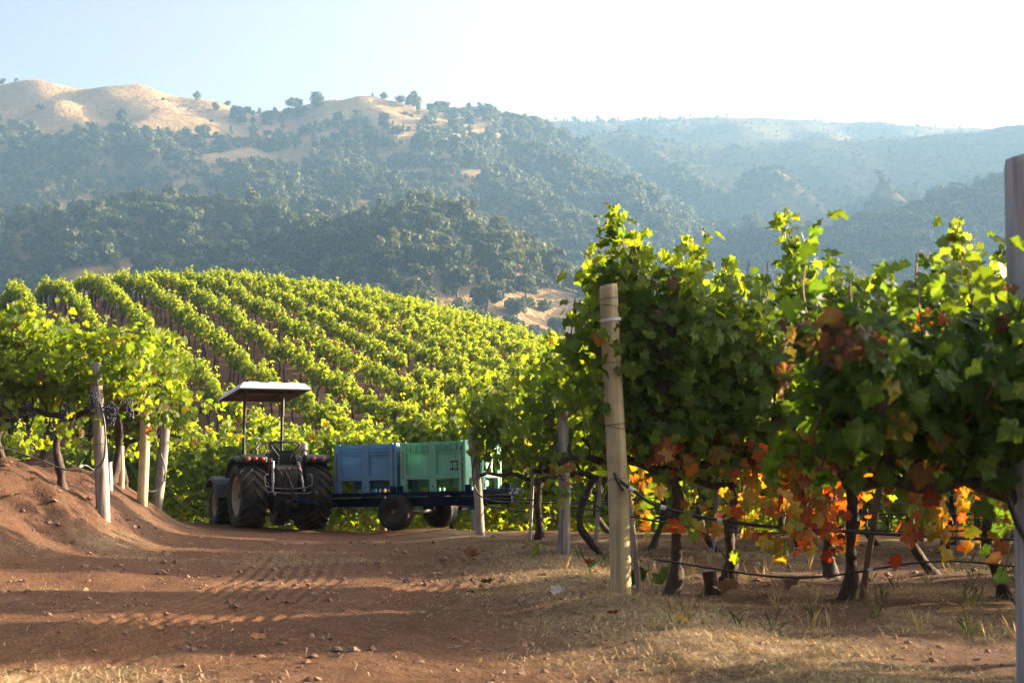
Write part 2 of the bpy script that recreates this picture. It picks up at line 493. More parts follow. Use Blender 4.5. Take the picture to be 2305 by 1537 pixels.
# ------------------------------------------------------------------ mountains
def ridge(pts, slope=.5, soft=0):
    return (np.array([P(*p) for p in pts]), slope, soft)
RIDGES = [
    # far skyline ridge on the right
    ridge([(700, 290, 1850), (1000, 276, 1800), (1190, 272, 1750), (1400, 274, 1750), (1620, 264, 1750), (1800, 270, 1750), (2000, 279, 1750), (2250, 293, 1750), (2600, 300, 1750), (3200, 322, 1750)], .42),
    # golden main ridge
    ridge([(-900, 240, 1250), (-400, 215, 1200), (-100, 195, 1150), (0, 190, 1130), (85, 178, 1120), (180, 198, 1120), (300, 196, 1120), (400, 226, 1120), (480, 226, 1110), (570, 252, 1110), (650, 246, 1110), (740, 226, 1100), (820, 216, 1090), (900, 232, 1100), (960, 246, 1110), (1060, 258, 1130), (1150, 280, 1160), (1230, 300, 1200)], 1.0),
    # small golden spurs
    ridge([(85, 178, 1120), (150, 225, 1075), (215, 275, 1030), (260, 330, 985)], .74),
    ridge([(-60, 190, 1140), (40, 240, 1080), (80, 300, 1020), (110, 360, 970)], .74),
    ridge([(320, 198, 1120), (375, 245, 1070), (395, 285, 1035), (400, 330, 1000)], .74),
    ridge([(470, 226, 1110), (440, 262, 1075), (470, 300, 1035), (520, 345, 990)], .74),
    # spur from the summit to the right, lit
    ridge([(820, 216, 1090), (900, 262, 1045), (980, 310, 1000), (1060, 365, 950), (1140, 425, 890), (1210, 468, 840), (1260, 520, 790)], .74),
    ridge([(1060, 258, 1130), (1120, 310, 1080), (1200, 350, 1030), (1290, 400, 980)], .74),
    # spur from the shoulder towards the viewer
    ridge([(740, 228, 1100), (740, 300, 1010), (790, 390, 900), (880, 435, 820), (960, 485, 750), (1010, 520, 700)], .74),
    ridge([(640, 248, 1110), (560, 330, 980), (620, 430, 830), (700, 490, 740)], .7),
    # near wooded ridge
    ridge([(-500, 560, 640), (-150, 540, 640), (100, 510, 640), (260, 478, 640), (350, 464, 640), (450, 478, 630), (600, 492, 620), (700, 520, 600), (800, 520, 580), (900, 498, 560), (985, 494, 545), (1060, 525, 530), (1140, 570, 515), (1260, 640, 500), (1400, 740, 480)], .78),
    ridge([(350, 464, 640), (420, 560, 560), (520, 640, 490)], .66),
    ridge([(985, 494, 545), (930, 590, 470), (900, 680, 420)], .66),
    # middle ridge on the right with its brown spur
    ridge([(1150, 285, 1300), (1230, 310, 1380), (1320, 308, 1400), (1410, 302, 1410), (1490, 318, 1410), (1600, 328, 1410), (1700, 326, 1410), (1820, 315, 1400), (2000, 314, 1400), (2150, 297, 1380), (2305, 286, 1360), (2600, 272, 1330), (3200, 272, 1300)], .62),
    ridge([(1240, 300, 1380), (1330, 360, 1250), (1430, 430, 1110), (1500, 500, 1000)], .7),
    ridge([(1400, 296, 1440), (1480, 350, 1320), (1560, 420, 1180)], .7),
    # low spur in the haze on the right
    ridge([(2800, 320, 950), (2500, 365, 930), (2270, 420, 900), (2100, 485, 860), (1950, 545, 820), (1780, 600, 780), (1600, 650, 740)], .42),
]
def hills_z(X, Y, noise=True):
    H = np.full(X.shape, -45.0); md = np.full(X.shape, 1e9)
    wob = 1 + .28 * fbm(X / 70, Y / 70, 3, 90)
    wx = X + 22 * fbm(X / 110, Y / 110, 3, 91); wy = Y + 22 * fbm(X / 110, Y / 110, 3, 92)
    for pts, sl, _ in RIDGES:
        best = np.full(X.shape, -1e9)
        for a, b in zip(pts[:-1], pts[1:]):
            d = b[:2] - a[:2]; L2 = (d ** 2).sum()
            t = np.clip(((X - a[0]) * d[0] + (Y - a[1]) * d[1]) / L2, 0, 1)
            dist = np.hypot(X - a[0] - t * d[0], Y - a[1] - t * d[1])
            md = np.minimum(md, dist)
            tw = np.clip(((wx - a[0]) * d[0] + (wy - a[1]) * d[1]) / L2, 0, 1)
            dw = np.hypot(wx - a[0] - tw * d[0], wy - a[1] - tw * d[1])
            k = sstep(0, 60, dist)
            de = dist * (1 - k) + dw * k
            best = np.maximum(best, a[2] + t * (b[2] - a[2]) - sl * wob * np.maximum(0, np.sqrt(de ** 2 + 144) - 12))
        m = np.maximum(H, best); H = m + 4 * np.log1p(np.exp(-np.abs(H - best) / 4)) * .6
    if noise:
        H = H + 5 * fbm(X / 45, Y / 45, 4, 95) * sstep(-40, 40, H)
        wv = X / 62 + .9 * fbm(X / 150, Y / 150, 3, 97) + Y / 420
        gul = 1 - np.abs(vnoise(wv, Y / 260 + .35 * fbm(X / 90, Y / 90, 2, 98), 99)) * 2
        H = H + 6 * (1 - 2 * np.abs(vnoise(X / 26 + .7 * fbm(X / 60, Y / 60, 2, 101), Y / 75, 102))) * sstep(6, 40, md) * sstep(40, 140, H) * (1 - sstep(1150, 1300, Y))
        H = H + 22 * gul * sstep(8, 85, md) * sstep(-30, 60, H) * (1 - .75 * sstep(1150, 1350, Y)) * (1 - .75 * sstep(110, 230, X))
    return H
hx = spaced([(-1300, 40), (-800, 10), (1200, 10), (1700, 40)])
hy = spaced([(205, 9), (700, 7), (1300, 8), (1600, 16), (1850, 24), (2050, 40)])
HX, HY = np.meshgrid(hx, hy)
HZ = hills_z(HX, HY)
hi = np.arange(len(hx) * len(hy)).reshape(len(hy), len(hx))
hq = np.stack([hi[:-1, :-1], hi[:-1, 1:], hi[1:, 1:], hi[1:, :-1]], -1).reshape(-1, 4)
def hill_mat():
    m, nt, b, out = new_mat("dry_hill_grass"); L = nt.links.new
    tc = nt.nodes.new("ShaderNodeTexCoord")
    def nz(s, d=6):
        n = nt.nodes.new("ShaderNodeTexNoise"); n.inputs["Scale"].default_value = s; n.inputs["Detail"].default_value = d
        n.inputs["Roughness"].default_value = .62; L(tc.outputs["Object"], n.inputs["Vector"]); return n.outputs[0]
    def rp(src, p0, p1, c0, c1):
        r = nt.nodes.new("ShaderNodeValToRGB"); r.color_ramp.elements[0].position, r.color_ramp.elements[1].position = p0, p1
        r.color_ramp.elements[0].color, r.color_ramp.elements[1].color = (*c0, 1), (*c1, 1); L(src, r.inputs[0]); return r.outputs[0]
    a = rp(nz(.02), .35, .65, (.30, .185, .085), (.42, .28, .14))
    c = rp(nz(.15), .4, .7, (.18, .115, .06), (.38, .26, .13))
    x = nt.nodes.new("ShaderNodeMix"); x.data_type = 'RGBA'; x.inputs[0].default_value = .4; L(a, x.inputs[6]); L(c, x.inputs[7])
    at = nt.nodes.new("ShaderNodeAttribute"); at.attribute_name = "brush"
    br = rp(nz(.12), .35, .7, (.05, .055, .025), (.15, .11, .06))
    y = nt.nodes.new("ShaderNodeMix"); y.data_type = 'RGBA'; L(at.outputs["Fac"], y.inputs[0]); L(x.outputs[2], y.inputs[6]); L(br, y.inputs[7])
    L(y.outputs[2], b.inputs["Base Color"]); b.inputs["Roughness"].default_value = 1; b.inputs["Specular IOR Level"].default_value = 0
    bp = nt.nodes.new("ShaderNodeBump"); bp.inputs["Distance"].default_value = 2.5; bp.inputs["Strength"].default_value = 1
    L(nz(.25), bp.inputs["Height"]); L(bp.outputs[0], b.inputs["Normal"])
    return m
def tree_density(X, Y, Z):
    """0..1 wood cover of the hills; the golden crown of the main ridge is bare, brush covers the right"""
    n = fbm(X / 60, Y / 60, 4, 120)
    top = sstep(150, 260, Z - (Y - 700) * .0)
    main = 1 - sstep(800, 1010, Y - X * .0)             # lower slopes of the main hill are wooded
    cover = 1.0 - .88 * sstep(.55, .95, (Z - 60) / 210.) * (1 - sstep(-190, -60, X)) * sstep(820, 980, Y)
    cover = cover - .5 * sstep(-190, -60, X) * sstep(880, 1000, Y) * (1 - sstep(40, 160, X)) * sstep(130, 230, Z)
    cover = np.where(Y > 1650, .9, cover)
    cover = cover + .55 * n - .12
    bare = sstep(.18, .42, fbm(X / 85 + 5, Y / 85, 3, 131)) * .85
    cover = cover - bare * sstep(350, 500, Y) * (1 - sstep(30, 90, X))
    return np.clip(cover, 0, 1)
dens = tree_density(HX, HY, HZ)
brush = sstep(60, 260, HX - (HY - 900) * .1) * sstep(850, 1050, HY) * (.65 + .35 * fbm(HX / 60, HY / 60, 3, 140))
brush = np.clip(np.maximum(np.maximum(brush, sstep(.45, 1, dens) * .75), .9 * np.maximum(sstep(1150, 1300, HY) * sstep(-40, 60, HX), sstep(60, 130, HX))), 0, 1)
link("hills", mesh_tris("hills", np.c_[HX.ravel(), HY.ravel(), HZ.ravel()], hq, hill_mat(), True, attrs={"brush": brush.ravel()}), kind="structure")

# ------------------------------------------------------------------ leaves
def leaf_template(level):
    if level == 2:      # near: lobed, toothed
        half = [(0, 0), (.05, -.12), (.16, -.22), (.26, -.20), (.35, -.21), (.40, -.10), (.50, -.06), (.45, .05), (.41, .12), (.53, .16), (.58, .24), (.66, .31), (.57, .38), (.54, .46), (.44, .46), (.37, .50), (.40, .60), (.31, .66), (.28, .76), (.16, .80), (.11, .91), (0, 1.0)]
    elif level == 1:
        half = [(.0, .0), (.26, -.2), (.48, 0), (.62, .33), (.36, .46), (.28, .74), (0, 1.0)]
    else:
        half = [(0, -.1), (.5, .05), (.42, .55), (0, .95)]
    V = [(0, .30, 0.0)]
    for (x, y) in half: V.append((x, y, 0))
    for (x, y) in half[-2:0:-1]: V.append((-x, y, 0))
    V = np.array(V)
    n = len(V) - 1
    if level == 0:
        F = [(1, 2, 3), (1, 3, 4), (1, 4, 5), (1, 5, 6)]
    else:
        F = [(0, 1 + i, 1 + (i + 1) % n) for i in range(n)]
    V[:, 2] = .26 * np.abs(V[:, 0]) - .42 * (V[:, 1] - .3) ** 2 * (V[:, 1] > .3) - .55 * V[:, 0] ** 2 + (.05 * np.sin(V[:, 0] * 11 + V[:, 1] * 7) if level == 2 else 0)
    if level == 0: V = V[1:]; F = [tuple(i - 1 for i in f) for f in F]
    V[:, 1] -= .05
    return V, np.array(F)
LT = {k: leaf_template(k) for k in (0, 1, 2)}

def norm(a): return a / np.maximum(np.linalg.norm(a, axis=1, keepdims=True), 1e-9)

def leaf_basis(n, t):
    n = norm(n); t = t - (t * n).sum(1, keepdims=True) * n; t = norm(t)
    return np.cross(t, n), t, n

def leaves_mesh(name, Lv, level, mat, r):
    V, F = LT[level]
    pos, n, t, size, tint = Lv
    X, T, N = leaf_basis(n, t)
    k = len(pos)
    curl = 1.2 + r.normal(0, 1.1, (k, 1))
    W = (V[None, :, 0:1] * X[:, None] + V[None, :, 1:2] * T[:, None] + (V[None, :, 2] * curl)[:, :, None] * N[:, None]) * size[:, None, None] + pos[:, None]
    FF = (F[None] + (np.arange(k) * len(V))[:, None, None]).reshape(-1, 3)
    tv = np.repeat(tint[:, None], len(V), 1) * r.uniform(.78, 1.18, (k, len(V), 1))
    if level > 0 and mat is M_leaf:            # green stays longest round the veins, the rim turns first
        w = np.clip(1.15 - np.hypot(V[:, 0], V[:, 1] - .3) * 2.2, 0, 1)[None, :, None] * r.uniform(.2, .75, (k, 1, 1))
        tv = tv * (1 - w) + (tint * .45 + C_YG * .65)[:, None] * w
    return mesh_tris(name, W.reshape(-1, 3), FF, mat, level > 0, tint=tv.reshape(-1, 3))

C_GREEN = np.array((.050, .098, .017)); C_YG = np.array((.112, .158, .021)); C_YEL = np.array((.27, .21, .03))
C_ORG = np.array((.28, .115, .03)); C_RED = np.array((.26, .035, .018)); C_PUR = np.array((.075, .025, .04)); C_BRN = np.array((.17, .09, .05))
def tints(z, r, autumn, zlow=.55, zspan=.85, yg=.4, red=.25):
    k = len(z)
    m = np.clip(r.beta(1.2, 1.6, k) * 1.2 * yg / .4 * .8, 0, 1.6 if yg > 2 else 1)[:, None]
    c = C_GREEN * (1 - m) + C_YG * m
    pa = autumn * np.clip(1 - (z - zlow) / zspan, .012, 1)
    u = r.random(k)
    sel = u < pa
    w = r.random(k)
    pick = np.where(w[:, None] < .5, C_YEL, np.where(w[:, None] < .78 - red * .6, C_ORG, np.where(w[:, None] < .95, C_RED if red > 0 else C_YEL, C_BRN)))
    mixk = r.uniform(.45, 1, (k, 1))
    c = np.where(sel[:, None], c * (1 - mixk) + pick * mixk, c)
    pu = r.random(k) < .012 * (1 if autumn > .05 else 0)
    c = np.where(pu[:, None], C_PUR, c)
    return c

def make_canopy(r, L=1.75, dd=.42, z0=.8, z1=2.2, half=.38, nshoot=26, leaves=26, size=.115, autumn=.1, long=(), droop=0, yg=.4, red=.25, ylean=0., fill=200, x0=None, patches=(), shade=1.0, spread=1.0, dcol=0.):
    """leaf positions and cane paths of one vine: shoots rising from the cordon and arching over"""
    pos, out, canes, isdr = [], [], [], []
    specs = []
    for i in range(nshoot):
        x = r.uniform(-.5, .5) * L if x0 is None else r.uniform(*x0)
        ln = r.normal(z1 - .95, .2) * 1.02
        specs.append((x, r.normal(ylean, .55), r.normal(0, .25), max(.5, ln)))
    for (x, h) in long: specs.append((x, r.normal(0, .12), r.normal(0, .12), h - .95))
    for i in range(droop): specs.append((r.uniform(-.5, .5) * L, r.choice([-1, 1]) * r.uniform(.9, 1.3), r.normal(0, .4), r.uniform(1.0, 1.5)))
    for j, (x, ly, lx, ln) in enumerate(specs):
        isl = nshoot <= j < nshoot + len(long)
        isd = j >= nshoot + len(long)
        n = 9
        s = np.linspace(0, 1, n)
        amp = half * 1.15 * ly
        py = amp * s ** 1.1
        pz = .95 + ln * s - (0 if isl else .32) * np.abs(ly) * ln * s ** 2.6
        if isd: pz = .95 + .62 * ln * s - (.62 * ln + dd) * s ** 2.2
        px_ = x + lx * s * .6 + .04 * np.sin(s * 6 + j)
        path = np.c_[px_, py, pz]
        canes.append(path)
        m = int(leaves * (1.0 if not isl else 2.1) * (ln / 1.2))
        tpar = r.uniform(.04 if not isl else .2, 1, m) ** (.9 if not isl else .8)
        base = np.stack([np.interp(tpar, s, path[:, k]) for k in range(3)], 1)
        off = r.normal(0, 1, (m, 3)) * np.array((.085, .10, .07)) * spread * (1 if not isl else .95)
        if isl: off *= (1.5 - 1.05 * tpar)[:, None]
        pos.append(base + off); out.append(off * 3); isdr.append(np.full(m, isd))
    if fill:
        a = r.uniform(0, 2 * math.pi, fill); rad = np.sqrt(r.uniform(.25, 1, fill))
        zc, zh = (z0 + z1) / 2 + .02, (z1 - z0) / 2
        xs = r.uniform(-.5, .5, fill) * L if x0 is None else r.uniform(x0[0], x0[1], fill)
        bump = 1 + .25 * np.sin(xs * 7 + r.uniform(0, 6)) 
        pf = np.c_[xs, np.cos(a) * rad * half * bump, zc + np.sin(a) * rad * zh * (.9 + .1 * bump)]
        pos.append(pf); isdr.append(np.zeros(fill, bool)); out.append(np.c_[r.normal(0, .2, fill), np.cos(a), np.sin(a) * .6])
    pos = np.concatenate(pos); out = np.concatenate(out)
    keep = pos[:, 2] > z0 - .12 - .35 * r.random(len(pos)) ** 3 - (.45 if droop else 0)
    pos, out = pos[keep], out[keep]; isdr = np.concatenate(isdr)[keep]
    k = len(pos)
    side = np.c_[np.zeros(k), np.tanh(pos[:, 1] / .15), np.zeros(k)]
    n = side * .75 + out * .6 + np.array((0, 0, .55)) + r.normal(0, .42, (k, 3))
    t = np.array((0, 0, -.85)) + side * .35 + r.normal(0, .5, (k, 3))
    sz = size * r.uniform(.62, 1.2, k)
    sz *= np.clip(1.15 - .35 * np.clip((pos[:, 2] - z1) / .5, 0, 1), .5, 2)
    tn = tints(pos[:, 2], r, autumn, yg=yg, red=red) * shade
    if dcol:                                   # hanging shoots turn first
        cc = np.array((C_ORG, C_RED, C_YEL, C_RED, C_YEL, C_ORG, C_YG))[r.integers(0, 7, k)]; w = r.uniform(.5, 1, (k, 1))
        hit = isdr & (r.random(k) < dcol) & (pos[:, 2] < 1.25)
        tn = np.where(hit[:, None], tn * (1 - w) + cc * w, tn)
    for (cx0, cz0, rad, cols) in patches:      # a shoot whose leaves have turned colour
        hit = (np.hypot(pos[:, 0] - cx0, pos[:, 2] - cz0) < rad * r.uniform(.5, 1.1, k))
        w = r.uniform(.55, 1, (k, 1)); cc = np.array(cols)[r.integers(0, len(cols), k)]
        tn = np.where(hit[:, None], tn * (1 - w) + cc * w, tn)
    return (pos, n, t, sz, tn), canes

def canes_mesh(canes, r, n=4):
    mb = MB()
    for c in canes: mb.tube(c, list(np.linspace(.006, .003, len(c))), n, cap=False)
    return mb.mesh("canes", M_cane)

def trunk_mesh(r, h=.9, rad=.05, sides=9, detail=14):
    """gnarled trunk with a flared, burled foot"""
    s = np.linspace(0, 1, detail)
    lean = r.normal(0, .10, 2)
    ph = r.uniform(0, 6, 4)
    x = lean[0] * np.sin(s * math.pi) + .02 * np.sin(s * 9 + ph[0]) + lean[0] * .3 * s
    y = lean[1] * np.sin(s * math.pi) + .02 * np.sin(s * 8 + ph[1])
    z = -.06 + s * (h + .06)
    rr = rad * (1 + .9 * np.exp(-s * 11) - .28 * s + .16 * np.sin(s * 13 + ph[2]) + .1 * np.sin(s * 29 + ph[3]) + .35 * np.exp(-((s - .97) / .08) ** 2))
    a = np.linspace(0, 2 * math.pi, sides, endpoint=False)
    V = []
    for i in range(detail):
        k = 1 + .16 * np.sin(a * 3 + s[i] * 5 + ph[0]) + .1 * r.normal(0, 1, sides)
        V.append(np.c_[x[i] + rr[i] * k * np.cos(a), y[i] + rr[i] * k * np.sin(a), np.full(sides, z[i])])
    V = np.concatenate(V); i = np.arange(detail - 1)[:, None] * sides; k = np.arange(sides)[None]
    F = np.stack([i + k, i + (k + 1) % sides, i + sides + (k + 1) % sides, i + sides + k], -1).reshape(-1, 4)
    return mesh_tris("trunk", V, F, M_bark, True), np.array((x[-1], y[-1], h))

def cordon_mesh(r, top, L=1.6):
    mb = MB()
    for sg in (-1, 1):
        n = 9; s = np.linspace(0, 1, n)
        xs = top[0] + (sg * L * .5 - top[0]) * s
        ys = top[1] * (1 - s) + .025 * np.sin(s * 9 + r.uniform(0, 6))
        zs = top[2] - .03 + .09 * np.sin(s * 2.2) + .02 * np.sin(s * 14 + r.uniform(0, 6))
        rr = .036 - .014 * s + .006 * np.sin(s * 21)
        pts = np.c_[xs, ys, zs]
        mb.tube(pts, list(rr), 7)
        for q in (2, 4, 6, 7):
            b = pts[q]; mb.tube([b, b + (r.normal(0, .02), r.normal(0, .02), .06), b + (r.normal(0, .04), r.normal(0, .03), .14)], [.02, .015, .010], 6)
    return mb.mesh("cordon", M_bark)

def grape_mesh(r, n=110, L=.24):
    ico = MB()
    t = (1 + 5 ** .5) / 2
    IV = norm(np.array([(-1, t, 0), (1, t, 0), (-1, -t, 0), (1, -t, 0), (0, -1, t), (0, 1, t), (0, -1, -t), (0, 1, -t), (t, 0, -1), (t, 0, 1), (-t, 0, -1), (-t, 0, 1)], float))
    IF = np.array([(0, 11, 5), (0, 5, 1), (0, 1, 7), (0, 7, 10), (0, 10, 11), (1, 5, 9), (5, 11, 4), (11, 10, 2), (10, 7, 6), (7, 1, 8), (3, 9, 4), (3, 4, 2), (3, 2, 6), (3, 6, 8), (3, 8, 9), (4, 9, 5), (2, 4, 11), (6, 2, 10), (8, 6, 7), (9, 8, 1)])
    s = r.uniform(0, 1, n); rad = .062 * (1 - s * .75) * np.minimum(1, .5 + s * 4); a = r.uniform(0, 6.28, n)
    c = np.c_[np.cos(a) * rad, np.sin(a) * rad, -.03 - s * L]
    V = (IV[None] * r.uniform(.0095, .0125, n)[:, None, None] + c[:, None]).reshape(-1, 3)
    F = (IF[None] + (np.arange(n) * 12)[:, None, None]).reshape(-1, 3)
    return mesh_tris("grape_cluster", V, F, M_grape, True)

GRAPES = [grape_mesh(np.random.default_rng(70 + i)) for i in range(4)]
TRUNKS = []
for i in range(7):
    r = np.random.default_rng(300 + i)
    tm, top = trunk_mesh(r, h=.88 + .04 * r.normal(), rad=.056 + .008 * r.normal())
    TRUNKS.append((tm, cordon_mesh(r, top)))

# shared mid-distance canopies
MID = []
for i in range(10):
    r = np.random.default_rng(500 + i)
    sk = i >= 6
    Lv, canes = make_canopy(r, autumn=.16 if i % 2 else .06, nshoot=28, leaves=30, size=.098, z0=.25 if sk else .8, droop=10 if sk else 2, dd=.75 if sk else .4, long=[(r.uniform(-.6, .6), r.uniform(2.35, 2.55))], yg=.75, red=.1, fill=480 if sk else 260)
    MID.append((leaves_mesh("foliage", Lv, 1, M_leaf, r), canes_mesh(canes, r, 3)))
FAR = []
for i in range(6):
    r = np.random.default_rng(600 + i)
    Lv, canes = make_canopy(r, autumn=.33, nshoot=24, leaves=26, size=.105, z0=.95, z1=1.55, half=.16, yg=2.0, spread=.7, red=.05, fill=240, long=[(r.uniform(-.6, .6), 1.85)])
    FAR.append(leaves_mesh("foliage", Lv, 0, M_leaf, r))

# leaf-part meshes: shapes x tints
LEAFC = [C_GREEN * .6 + C_ORG * .4, C_GREEN * .5 + C_RED * .5, C_YEL * .5 + C_ORG * .5, C_YG * .5 + C_YEL * .5, C_GREEN * .6 + C_BRN * .4, C_ORG * .5 + C_RED * .5, C_GREEN, C_GREEN * .6 + C_YG * .4, C_YG, C_GREEN * .5 + C_YEL * .5, C_YEL, C_ORG, C_RED, C_PUR, C_BRN]
LEAFP = []
for ci, c in enumerate(LEAFC):
    row_ = []
    for si in range(5):
        V, F = LT[2]
        V = V.copy(); V[:, 2] *= (.9, 2.3, -1.3, 1.6, 3.2)[si]; V[:, 2] += (0, .08, -.07, .1, .05)[si] * np.sin(V[:, 1] * 7 + si)
        w = (np.clip(1.15 - np.hypot(V[:, 0], V[:, 1] - .3) * 2.2, 0, 1) * .55)[:, None]; rv = np.random.default_rng(ci * 9 + si).uniform(.75, 1.2, (len(V), 1))
        row_.append(mesh_tris("leaf", V, F, M_leaf, True, tint=c[None] * rv * (1 - w) + (c * .45 + C_YG * .65) * w))
    LEAFP.append(row_)
LEAFCA = np.array(LEAFC)

ORD = ["first", "second", "third", "fourth", "fifth", "sixth", "seventh", "eighth", "ninth", "tenth", "eleventh", "twelfth", "thirteenth", "fourteenth", "fifteenth", "sixteenth", "seventeenth", "eighteenth", "nineteenth", "twentieth", "twenty-first", "twenty-second"]

def vine_root(x, y, rotz, label, group, name="grapevine"):
    return link(name, None, None, (x, y, gz(x, y)), (0, 0, rotz), label, "grapevine", group)

def mid_vine(x, y, rotz, label, group, r, k, scale=1.0, tmesh=None):
    o = vine_root(x, y, rotz + (math.pi if r.random() < .5 else 0), label, group)
    t = TRUNKS[r.integers(len(TRUNKS))]
    link("trunk", t[0], o); link("cordon", t[1], o)
    f = link("foliage", MID[k][0], o, kind="stuff"); link("canes", MID[k][1], o, kind="stuff")
    o.scale = (1, 1, scale)
    return o

def near_vine(x, y, rotz, label, group, r, nleaf=120, side=-1, grapes=0, level=2, **kw):
    """a vine of its own, its best visible leaves as single leaf parts; side = local y side that faces the viewer"""
    o = vine_root(x, y, rotz, label, group)
    t = TRUNKS[r.integers(len(TRUNKS))]
    link("trunk", t[0], o); link("cordon", t[1], o)
    Lv, canes = make_canopy(r, **kw)
    pos, n, tt, sz, tint = Lv
    rank = side * pos[:, 1] + .25 * np.maximum(pos[:, 2] - 1.9, 0) + r.normal(0, .06, len(pos)) + .15 * np.linalg.norm(tint - C_GREEN, axis=1)
    order = np.argsort(-rank)[:int(nleaf * 1.3)]
    pickd = r.permutation(order)[:nleaf]
    X, T, N = leaf_basis(n[pickd], tt[pickd])
    for i, q in enumerate(pickd):
        ci = int(np.argmin(((LEAFCA - tint[q]) ** 2).sum(1)))
        lo = bpy.data.objects.new("leaf", LEAFP[ci][r.integers(5)])
        COL.objects.link(lo); lo.parent = o
        s = sz[q]
        m = Matrix.Identity(4)
        for a, ax in enumerate((X[i], T[i], N[i])):
            for b in range(3): m[b][a] = float(ax[b] * s)
        for b in range(3): m[b][3] = float(pos[q][b])
        lo.matrix_basis = m
    rest = np.setdiff1d(np.arange(len(pos)), pickd)
    link("foliage", leaves_mesh("foliage", tuple(a[rest] for a in Lv), level, M_leaf, r), o, kind="stuff")
    link("canes", canes_mesh(canes, r), o, kind="stuff")
    for i in range(grapes):
        link("grape_cluster", GRAPES[r.integers(4)], o, (r.uniform(-.7, .7), side * r.uniform(.08, .34), r.uniform(.82, 1.12)), (r.normal(0, .1), r.normal(0, .1), r.uniform(0, 6)))
    return o

# ------------------------------------------------------------------ posts, hoses, wires
def post(x, y, h, rad, mat, lean, label, bands=(), clip=None, chamfer=True, name="trellis_post"):
    """tapered round wooden post with split and knots; lean = top offset (dx, dy)"""
    r = np.random.default_rng(int(abs(x * 1000 + y * 77)) % 99999)
    z = gz(x, y)
    o = link(name, None, None, (x, y, z), None, label, "post", "wooden trellis posts")
    s = np.array([-.25 / h, 0, .1, .25, .4, .55, .7, .85, .985, 1.0]); n = 18
    a = np.linspace(0, 2 * math.pi, n, endpoint=False)
    V = []
    for i, t in enumerate(s):
        rr = rad * (1.06 - .12 * t) * (1 + .012 * np.sin(a * 2 + t * 3) + .01 * r.normal(0, 1, n)) * (.93 if i == len(s) - 1 else 1)
        V.append(np.c_[lean[0] * t + rr * np.cos(a) + .008 * math.sin(t * 5), lean[1] * t + rr * np.sin(a), np.full(n, t * h) + (.012 * np.cos(a) if i >= len(s) - 2 else 0)])
    V = np.concatenate(V); i = np.arange(len(s) - 1)[:, None] * n; k = np.arange(n)[None]
    F = np.stack([i + k, i + (k + 1) % n, i + n + (k + 1) % n, i + n + k], -1).reshape(-1, 4)
    me = bpy.data.meshes.new("shaft")
    me.from_pydata([tuple(map(float, v)) for v in V], [], [tuple(map(int, f)) for f in F] + [tuple(range((len(s) - 1) * n, len(s) * n))])
    me.polygons.foreach_set("use_smooth", [True] * len(F) + [False])
    me.materials.append(mat); me.update()
    link("shaft", me, o)
    for (t, m, w, tilt) in bands:
        mb = MB()
        pts = [(lean[0] * t + rad * 1.07 * math.cos(q), lean[1] * t + rad * 1.07 * math.sin(q), t * h + tilt * math.cos(q)) for q in np.linspace(0, 2 * math.pi, 25)]
        if w > .008:
            V2, F2 = [], []
            for p in pts: V2 += [(p[0], p[1], p[2] - w / 2), (p[0], p[1], p[2] + w / 2)]
            F2 = [(2 * q, 2 * q + 2, 2 * q + 3, 2 * q + 1) for q in range(24)]
            mb.add(V2, F2, True)
        else: mb.tube(pts, w, 5, cap=False)
        mb.build("wire_band" if m is M_wire else "tie_band", m, o)
    return o

def catmull(pts, n=8):
    pts = [np.array(p, float) for p in pts]
    q = [2 * pts[0] - pts[1]] + pts + [2 * pts[-1] - pts[-2]]
    out = []
    for i in range(1, len(q) - 2):
        for t in np.linspace(0, 1, n, endpoint=False):
            p0, p1, p2, p3 = q[i - 1:i + 3]
            out.append(.5 * (2 * p1 + (p2 - p0) * t + (2 * p0 - 5 * p1 + 4 * p2 - p3) * t ** 2 + (3 * p1 - p0 - 3 * p2 + p3) * t ** 3))
    return out + [pts[-1]]
def hose(pts, rad, label, name="drip_hose", mat=None, clips=()):
    c = catmull(pts)
    o = MB().tube(c, rad, 8).build(name, mat or M_hose, None, label=label, cat="hose" if name == "drip_hose" else "wire", group="irrigation hoses" if name == "drip_hose" else "trellis wires")
    for t in clips:
        i = int(t * (len(c) - 2)); a, b = c[i], c[i + 1]
        d = (b - a) / np.linalg.norm(b - a)
        MB().tube([a - d * .02, a + d * .02], rad * 1.35, 8).build("connector", M_white_plastic, o)
    return o

# ------------------------------------------------------------------ the rows right of the road
ROWS = {   # end post, length in vines
    'B': ((1.82, 5.1), 9), 'A': ((.78, 10.3), 11), 'C': ((.56, 15.6), 12), 'D': ((-.43, 19.4), 13),
    'Y': ((2.75, 7.6), 9), 'X': ((1.45, 12.9), 13), 'W': ((1.2, 17.7), 14), 'V': ((1.05, 21.9), 11),  # Y: unseen row, added to cast shade on the foreground road
    'E': ((-1.6, 24.3), 13), 'F': ((-4.2, 27.2), 13), 'G': ((-7.0, 29.8), 13), 'H': ((-10., 32.2), 13)}
SP = 1.35
def along(p, t): return p[0] + E[0] * t, p[1] + E[1] * t
DESC = {'B': "the dark nearest row at the right edge", 'A': "the row behind the pale yellow end post",
        'C': "the row of the grey post with the looping hose", 'D': "the row beginning at the slanted post by the trailer",
        'Y': "the added shadow-casting row beyond the right edge", 'X': "the half-hidden row between pale and grey posts", 'W': "the half-hidden row behind the grey post", 'V': "the row starting right of the trailer tail",
        'E': "the row directly behind the trailer", 'F': "the row directly behind the tractor", 'G': "the second row beyond the tractor", 'H': "the third row beyond the tractor"}
vr = np.random.default_rng(11)
